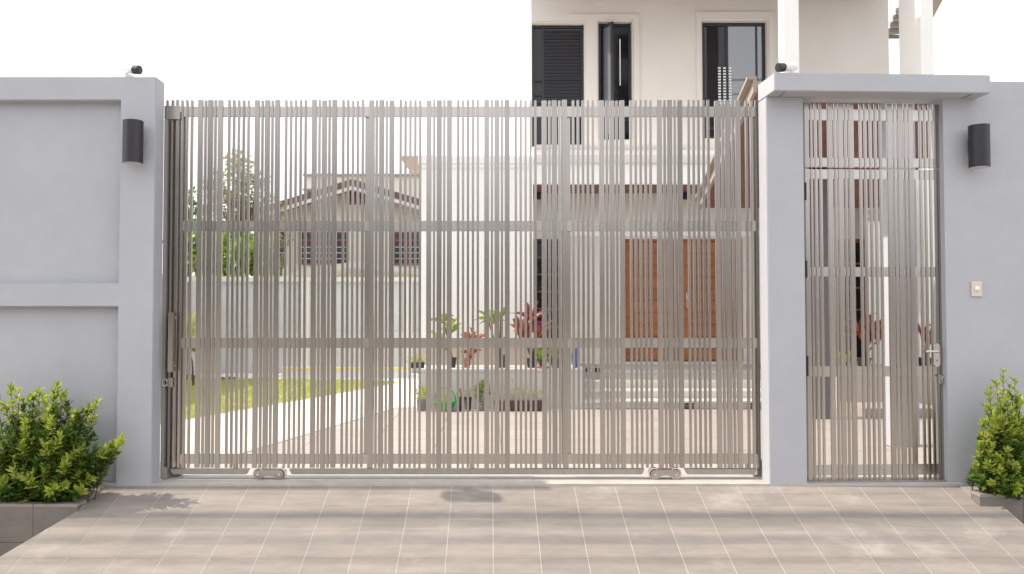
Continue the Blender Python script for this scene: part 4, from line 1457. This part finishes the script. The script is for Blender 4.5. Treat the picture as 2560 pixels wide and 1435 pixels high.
for k in range(900):
    xx = rt.uniform(at(470, 690, HS(SW + .5))[0], at(1060, 690, HS(SW + .5))[0])
    p = Vector((xx, HS(SW) + rt.uniform(.18, .5), zt_ - .08 + rt.uniform(-.05, .10)))
    add_leaf(V, F, p, Vector((rt.uniform(-1, 1), rt.uniform(-1, 1), rt.uniform(0, 1))), rvec(rt), .09, .03)
obj('ground_cover', (V, F), M['yellow_leaf'], kind='stuff')

# slim garden things at the left end of the lawn
gp = thing('garden_lamp', 'slim pale garden post with round top beside the left slats', 'garden post', P(452, 960, 12.0))
pz = P(452, 700, 12.0)
bm = NB(); cyl(bm, (pz.x, HS(12), 0), (pz.x, HS(12), pz.z + .15), .016, n=10)
obj('post', bm, M['bwall_light'], gp)
for py in (746, 800, 905):
    q = P(452, py, 12.0)
    bm = NB(); lathe(bm, q.x, q.y, [(.01, q.z - .03), (.03, q.z - .01), (.03, q.z + .01), (.01, q.z + .03)], 12)
    obj('collar', bm, M['pot_terra'] if py == 800 else M['bwall_light'], gp)
q = ground(449.5, 986)
bm = NB(); cyl(bm, (q.x, q.y, 0), (q.x, q.y, .26), .018, n=12); cyl(bm, (q.x, q.y, .2602), (q.x, q.y, .30), .012, n=12)
tag(obj('water_pipe', bm, M['pole_blue']), 'short pale blue water pipe standing on the lawn edge', 'pipe')
yt = thing('young_tree', 'thin garden tree with yellow leaf clump beside the garden side wall', 'tree', P(482, 950, 13.0))
yb, ytip = P(484, 950, 13.0), P(474, 780, 13.0)
bm = NB(); tube(bm, [(yb.x, yb.y, 0), P(481, 905, 13), P(470, 868, 13), ytip], [.02, .016, .012, .006], n=6)
tube(bm, [P(470, 868, 13), P(455, 866, 13)], [.010, .006], n=6); tube(bm, [P(474, 866, 13), P(490, 862, 13)], [.01, .006], n=6)
obj('trunk', bm, M['bark'], yt, smooth=True)
V, F = [], []
for cx_, cy_, r in ((474, 800, .14), (477, 825, .11), (484, 868, .05)):
    c = P(cx_, cy_, 13.0)
    for k in range(220):
        o = rvec(rt) * r * rt.random() ** .5
        add_leaf(V, F, c + o, o + rvec(rt) * .03, rvec(rt), .045, .02)
obj('crown', (V, F), M['yellow_leaf'], yt, kind='stuff')
for px, w_ in ((458, .07), (471, .10), (555, .05), (580, .06)):
    q = ground(px, 951)
    bm = NB(); bmesh.ops.create_icosphere(bm, subdivisions=2, radius=w_)
    for v in bm.verts:
        v.co = Vector((v.co.x * 1.3, v.co.y, v.co.z * .8)) * rt.uniform(.85, 1.1) + Vector((q.x, q.y, w_ * .5))
    tag(obj('stone', bm, M['stone']), {458: 'small dark stone at lawn edge under the garden post', 471: 'largest dark stone by the thin garden tree',
        555: 'flat dark stone on the kerb at lawn back edge', 580: 'right hand dark stone on the lawn back edge'}[px], 'stone', 'stones along the lawn edge')


# ------------------------------------------------------------------ potted plants
def pot(t, x, y, z, r, h, m, square=False):
    bm = NB()
    if square: 
        hexa(bm, [(x - r * .85, y - r * .85, z), (x + r * .85, y - r * .85, z), (x + r * .85, y + r * .85, z), (x - r * .85, y + r * .85, z)],
             [(x - r, y - r, z + h), (x + r, y - r, z + h), (x + r, y + r, z + h), (x - r, y + r, z + h)])
    else:
        lathe(bm, x, y, [(r * .7, z), (r * .95, z + h * .85), (r * 1.05, z + h * .85), (r * 1.05, z + h), (r * .92, z + h), (r * .9, z + h * .9)], 20)
    obj('pot', bm, m, t)


def blade(parent, base, tip, wd, m, rng, name='leaf', bend=.25):
    """one long strap leaf, arching from base to tip"""
    base, tip = Vector(base), Vector(tip)
    d = tip - base
    up = Vector((0, 0, d.length * bend))
    side = d.cross(Vector((0, -1, .35)))
    if side.length < 1e-4: side = Vector((1, 0, 0))
    side.normalize()
    V, F = [], []
    n = 6
    for i in range(n + 1):
        s = i / n
        c = base + d * s + up * (4 * s * (1 - s)) * .5 - Vector((0, 0, d.length * .12)) * s * s
        wv = wd * (math.sin(math.pi * (0.12 + .88 * s) ** .8) * .95 + .05 * (1 - s))
        nrm = side.cross(d.normalized())
        V += [tuple(c - side * wv / 2), tuple(c + nrm * wv * .18), tuple(c + side * wv / 2)]
    for i in range(n):
        a = i * 3
        F += [(a, a + 1, a + 4, a + 3), (a + 1, a + 2, a + 5, a + 4)]
    return obj(name, (V, F), m, parent, smooth=False)


def rosette(t, c, n, ln, wd, mats, rng, up=.6, stem=None):
    if stem is not None:
        bm = NB(); tube(bm, [stem, Vector(stem).lerp(Vector(c), .5) + Vector((rng.uniform(-.02, .02), 0, 0)), c], [.014, .011, .009], n=6)
        obj('stem', bm, M['twig'], t, smooth=True)
    for i in range(n):
        a = 2.399 * i + rng.uniform(-.3, .3)
        e = rng.uniform(up - .45, up + .55)
        d = Vector((math.cos(a) * math.cos(e), math.sin(a) * math.cos(e) * .8, math.sin(e)))
        b = Vector(c) + Vector((0, 0, rng.uniform(-.06, .03)))
        blade(t, b, b + d * ln * rng.uniform(.75, 1.15), wd * rng.uniform(.8, 1.15), rng.choice(mats), rng)


def bushy(t, c, rx, rz, n, ln, m, rng, name='foliage'):
    V, F = [], []
    for k in range(n):
        o = rvec(rng)
        f = rng.random() ** .5
        p = Vector(c) + Vector((o.x * rx, o.y * rx, o.z * rz)) * f
        add_leaf(V, F, p, o + rvec(rng) * .6 + Vector((0, 0, .4)), rvec(rng), ln * rng.uniform(.7, 1.3), ln * .4, .12, .1)
    obj(name, (V, F), m, t, kind='stuff')


rp_ = random.Random(4)
ST = 10.32
zt0 = zfl
PT = lambda px, s=ST: at(px, 915, HS(s))[0]
# seedling trays at the terrace corner
t = thing('seedling_tray', 'small black tray of three seedling cells on terrace left corner', 'seedling tray', (PT(1043), HS(ST), zt0))
for px in (1030, 1043, 1056):
    x = PT(px); pot(t, x, HS(10.25), zt0, .032, .075, M['pot_black'], True)
    bushy(t, (x, HS(10.25), zt0 + .1), .05, .045, 60, .035, M['yellow_leaf'], rp_)
# green dracaena in dark pot
t = thing('potted_plant', 'light green dracaena in dark pot, left on the terrace', 'potted plant', (PT(1130), HS(ST), zt0))
pot(t, PT(1130), HS(ST), zt0, .06, .13, M['pot_black'])
for px, py in ((1108, 800), (1125, 822), (1098, 850)):
    q = P(px, py, ST)
    rosette(t, q, 11, .20, .045, [M['bright_leaf'], M['yellow_leaf'], M['bright_leaf']], rp_, .35, (PT(1130), HS(ST), zt0 + .1))
# red orange croton
t = thing('potted_plant', 'small red and orange leaved croton in terracotta pot on the terrace', 'potted plant', (PT(1180), HS(ST), zt0))
pot(t, PT(1168), HS(ST), zt0, .05, .12, M['pot_terra'])
for px, py in ((1172, 848), (1188, 850), (1178, 885)):
    rosette(t, P(px, py, ST), 9, .17, .05, [M['red_leaf'], M['orange_leaf'], M['orange_leaf']], rp_, .6, (PT(1168), HS(ST), zt0 + .1))
# tall green plant
t = thing('potted_plant', 'tall thin stemmed plant with pale green leaf tufts on the terrace', 'potted plant', (PT(1245), HS(ST), zt0))
pot(t, PT(1253), HS(ST), zt0, .07, .16, M['pot_black'])
for px, py in ((1235, 795), (1252, 790), (1220, 800), (1256, 860)):
    rosette(t, P(px, py, ST), 11, .19, .035, [M['bright_leaf'], M['yellow_leaf'], M['bright_leaf']], rp_, .3, (PT(1253), HS(ST), zt0 + .12))
# large red cordyline
t = thing('potted_plant', 'largest red leaved cordyline on the terrace against the dark window', 'potted plant', (PT(1325), HS(ST), zt0))
pot(t, PT(1330), HS(ST), zt0, .08, .12, M['pot_black'])
for px, py, n_ in ((1300, 835, 12), (1330, 800, 13), (1345, 835, 12), (1315, 850, 10)):
    rosette(t, P(px, py, ST), n_ - 3, .33, .052, [M['red_leaf'], M['red_leaf'], M['orange_leaf']], rp_, .85, (PT(1330), HS(ST), zt0 + .1))
# low green plant on a terracotta saucer
t = thing('potted_plant', 'low green leaved plant in dark pot beneath the red cordyline', 'potted plant', (PT(1352), HS(10.2), zt0))
pot(t, PT(1355), HS(10.18), zt0 + .03, .06, .09, M['pot_black'])
bm = NB(); lathe(bm, PT(1355), HS(10.18), [(.07, zt0), (.085, zt0 + .029)], 20)
obj('saucer', bm, M['pot_terra'], t)
rosette(t, (PT(1352), HS(10.18), zt0 + .13), 12, .17, .035, [M['bright_leaf']], rp_, .7)
t = thing('potted_plant', 'dark green strap leaved plant near the gate stile on the terrace', 'potted plant', (PT(1385), HS(10.25), zt0))
pot(t, PT(1388), HS(10.25), zt0, .07, .12, M['pot_black'])
rosette(t, (PT(1388), HS(10.25), zt0 + .12), 16, .26, .035, [M['bright_leaf'], M['leaf_tip']], rp_, .8)
bm = NB(); lathe(bm, PT(1437), HS(10.3), [(.028, zt0), (.042, zt0 + .08), (.045, zt0 + .15), (.032, zt0 + .23), (.036, zt0 + .25)], 22)
tag(obj('blue_jar', bm, M['pot_blue'], smooth=True), 'blue glazed jar at terrace right end by the steps', 'jar')
# sandals on the step top
for i, px in enumerate((1470, 1487, 1503)):
    q = P(px, 912, 10.9)
    bm = NB(); x = q.x
    box(bm, x - .035, x + .035, HS(10.85), HS(11.0), .401, .425); box(bm, x - .034, x + .034, HS(10.86), HS(10.93), .4255, .455)
    tag(obj('sandal', bm, M['rubber'], bevel=.01), ['black sandal nearest the terrace on the top steps', 'middle black sandal on the top steps',
        'black sandal furthest right on the top steps'][i], 'sandal', 'sandals on the steps')
# row on the ground in front of the terrace wall
SG = 9.92
GX = lambda px: at(px, 1015, HS(SG))[0]
t = thing('potted_plant', 'yellowish plant in square grey pot, far left on the ground', 'potted plant', (GX(1056), HS(SG), 0))
pot(t, GX(1054), HS(SG), 0, .055, .14, M['pot_grey'], True)
bushy(t, (GX(1054), HS(SG), .21), .06, .08, 110, .05, M['yellow_leaf'], rp_)
t = thing('flower_basket', 'bright green basket with hoop handle and small plants on the ground', 'basket', (GX(1112), HS(SG), 0))
bm = NB(); x = GX(1112); lathe(bm, x, HS(SG), [(.09, .0), (.135, .10), (.145, .10), (.145, .12), (.12, .12)], 24)
obj('bowl', bm, M['pot_green'], t)
bm = NB(); tube(bm, [(x + .135 * math.cos(a), HS(SG), .11 + .17 * math.sin(a)) for a in [math.pi * i / 16 for i in range(17)]], .007, n=6)
obj('hoop_handle', bm, M['pot_green'], t, smooth=True)
bushy(t, (x - .03, HS(SG), .15), .10, .05, 130, .035, M['yellow_leaf'], rp_)
for px, lab in ((1154, 'black pot with a pink topped cactus beside the green basket'), (1171, 'black pot with a pale flower, right of the pink cactus pot')):
    t = thing('potted_plant', lab, 'potted plant', (GX(px), HS(SG), 0))
    pot(t, GX(px), HS(SG), 0, .042, .165, M['pot_black'])
    bm = NB(); lathe(bm, GX(px), HS(SG), [(.01, .16), (.018, .19), (.014, .22), (.004, .235)], 10)
    obj('stalk', bm, M['bright_leaf'], t, smooth=True)
    bushy(t, (GX(px), HS(SG), .235), .025, .02, 40, .03, M['orange_leaf'] if px == 1154 else M['yellow_leaf'], rp_)
t = thing('potted_plant', 'bushy grey green plant in dark round pot, middle of the ground row', 'potted plant', (GX(1205), HS(SG), 0))
pot(t, GX(1207), HS(SG), 0, .06, .11, M['pot_grey'])
bushy(t, (GX(1206), HS(SG), .23), .075, .13, 260, .05, M['tree_leaf'], rp_)
for a_, b_, lab in ((1234, 1264, 'short brown trough of yellow green seedlings on the ground'), (1273, 1356, 'long brown trough of yellow green seedlings on the ground')):
    t = thing('plant_trough', lab, 'planter', (GX((a_ + b_) / 2), HS(SG), 0))
    xa_, xb_ = GX(a_), GX(b_)
    bm = NB()
    hexa(bm, [(xa_ + .015, HS(SG) - .06, 0), (xb_ - .015, HS(SG) - .06, 0), (xb_ - .015, HS(SG) + .06, 0), (xa_ + .015, HS(SG) + .06, 0)],
         [(xa_, HS(SG) - .08, .125), (xb_, HS(SG) - .08, .125), (xb_, HS(SG) + .08, .125), (xa_, HS(SG) + .08, .125)])
    obj('trough', bm, M['pot_brown'], t, bevel=.004)
    k = 0
    px = a_ + 8
    while px < b_:
        hgt = rp_.uniform(.06, .13)
        bushy(t, (GX(px), HS(SG) + rp_.uniform(-.02, .02), .135 + hgt), .035, hgt, 55, .028, M['yellow_leaf'], rp_, 'seedling')
        px += 11
# ornaments on the floor by the steps
for i, px in enumerate((1716, 1730, 1877, 1889)):
    q = ground(px, 1021)
    bm = NB(); bmesh.ops.create_icosphere(bm, subdivisions=2, radius=.04)
    for v in bm.verts: v.co = Vector((v.co.x * 1.1, v.co.y, v.co.z * .9)) * rp_.uniform(.9, 1.08) + Vector((q.x, q.y - .03, .034))
    tag(obj('stone', bm, M['stone'], smooth=True), ['left dark stone of the pair below the wooden door', 'right dark stone of the pair below the wooden door',
        'dark stone on the courtyard floor just left of the end stop', 'dark stone nearest the pillar at the step foot'][i], 'stone', 'stones at the foot of the steps')
# red cordylines behind the pedestrian gate
for px, lab, sc, pp in ((2160, 'dark red cordyline in pot behind the pedestrian gate middle', 1.0, (2150, 2178, 2196)),
                        (2312, 'small spindly red plant in pot behind the lever handle', .6, (2303, 2314, 2326))):
    SP = 10.1
    x = at(px, 900, HS(SP))[0]
    t = thing('potted_plant', lab, 'potted plant', (x, HS(SP), zfl))
    pot(t, x, HS(SP), zfl, .085, .14, M['pot_black'])
    for i, p_ in enumerate(pp):
        c = P(p_, (835, 845, 850)[i], SP)
        rosette(t, c, int(13 * sc), .34 * sc, .06 * sc, [M['red_leaf'], M['red_leaf'], M['orange_leaf']], rp_, .75, (x, HS(SP), zfl + .12))
t = thing('potted_plant', 'low yellow green plant behind pedestrian gate left slats', 'potted plant', (at(2102, 900, HS(10.15))[0], HS(10.15), zfl))
x = at(2106, 900, HS(10.15))[0]
pot(t, x, HS(10.15), zfl, .06, .09, M['pot_black'])
bushy(t, (x, HS(10.15), zfl + .15), .09, .08, 160, .05, M['yellow_leaf'], rp_)

# ------------------------------------------------------------------ street side: cables over the ramp, far side of the road
CABL = ('thickest overhead cable, nearest the street wall above the ramp', 'overhead cable beside the thickest cable, second from the wall',
        'overhead cable second from the road side above the ramp', 'overhead cable nearest the road above the ramp')
CAB = ((-0.51, 6.1, .042), (-0.60, 6.5, .018), (-0.77, 6.9, .020), (-0.97, 6.4, .016))
for i, (yy, z, r) in enumerate(CAB):
    dy = (z + .2) / math.tan(SUN_EL) * math.sin(SUN_AZ)
    bm = NB()
    tube(bm, [(-30 + 5 * k, yy + dy, z + .0006 * (-30 + 5 * k + 4) ** 2) for k in range(13)], r, n=8)
    tag(obj('overhead_cable', bm, M['cable']), CABL[i], 'cable', 'overhead cables along the street')
ow = thing('street_wall', 'unseen pale low wall across the road, added for the gate reflections', 'wall', (0, -11.4, ROAD_Z))  # out of view; added for the lighter lower band mirrored in the gate
bm = NB(); box(bm, -40, 40, -11.6, -11.3, -.6, 1.05)
obj('wall', bm, M['far_wall'], ow)
V, F = [], []
rh = random.Random(31)
for k in range(9000):
    x = rh.uniform(-24, 24)
    ht = (2.25 if x < 1 else 1.75) + .2 * math.sin(x * .9) + .2 * math.sin(x * 2.3 + 1)
    p = Vector((x, -12.0 + rh.uniform(-.5, .45), rh.uniform(.4, ht)))
    add_leaf(V, F, p, rvec(rh), rvec(rh), .30, .2)
Vt, Ft = [], []
for k in range(14000):
    x = rh.uniform(-45, -1) if k % 10 < 7 else rh.uniform(-1, 45)
    top = (7.0 if x < -1 else 5.5 if x < 2 else 3.2) + 1.8 * math.sin(x * .45) + 1.0 * math.sin(x * 1.1 + 2)
    z = ROAD_Z + top * rh.random() ** 1.25
    add_leaf(Vt, Ft, Vector((x, -24 + rh.uniform(-2, 2), z)), rvec(rh), rvec(rh), .75, .5)
obj('reflection_tree_belt', (Vt, Ft), M['hedge_leaf'], kind='stuff')  # unseen trees, added and shaped to grade the reflections in the gate steel
hg = thing('hedge', 'unseen dark hedge across the road, added for the gate reflections', 'hedge', (0, -12, ROAD_Z))  # out of view; height shaped for the dark band mirrored in the slats
obj('foliage', (V, F), M['hedge_leaf'], hg, kind='stuff')
bm = NB(); box(bm, -24, 24, -12.35, -11.75, ROAD_Z, 1.9)
obj('inner_branches', bm, M['bark'], hg)
ob = thing('building', 'tall grey apartment block across the road seen mirrored in an upper window', 'building', (9, -34, -.6))
bm = NB(); box(bm, 7.6, 14.5, -40, -32, -.6, 21)
obj('wall', bm, M['far_block'], ob)
me = None
for fl in range(6):
    for k in range(3):
        x = 8.9 + k * 2.2; z = 1.5 + fl * 3.2
        if me is None:
            bm = NB(); box(bm, -.65, .65, 0, .06, 0, 1.5); me = bpy.data.meshes.new('window'); bm.to_mesh(me); bm.free(); me.materials.append(M['pane_dark'])
        o = bpy.data.objects.new('window', me); C.objects.link(o); o.parent = ob
        o.location = Vector((x, -32.0 + .001, z)) - ORG[ob.name]
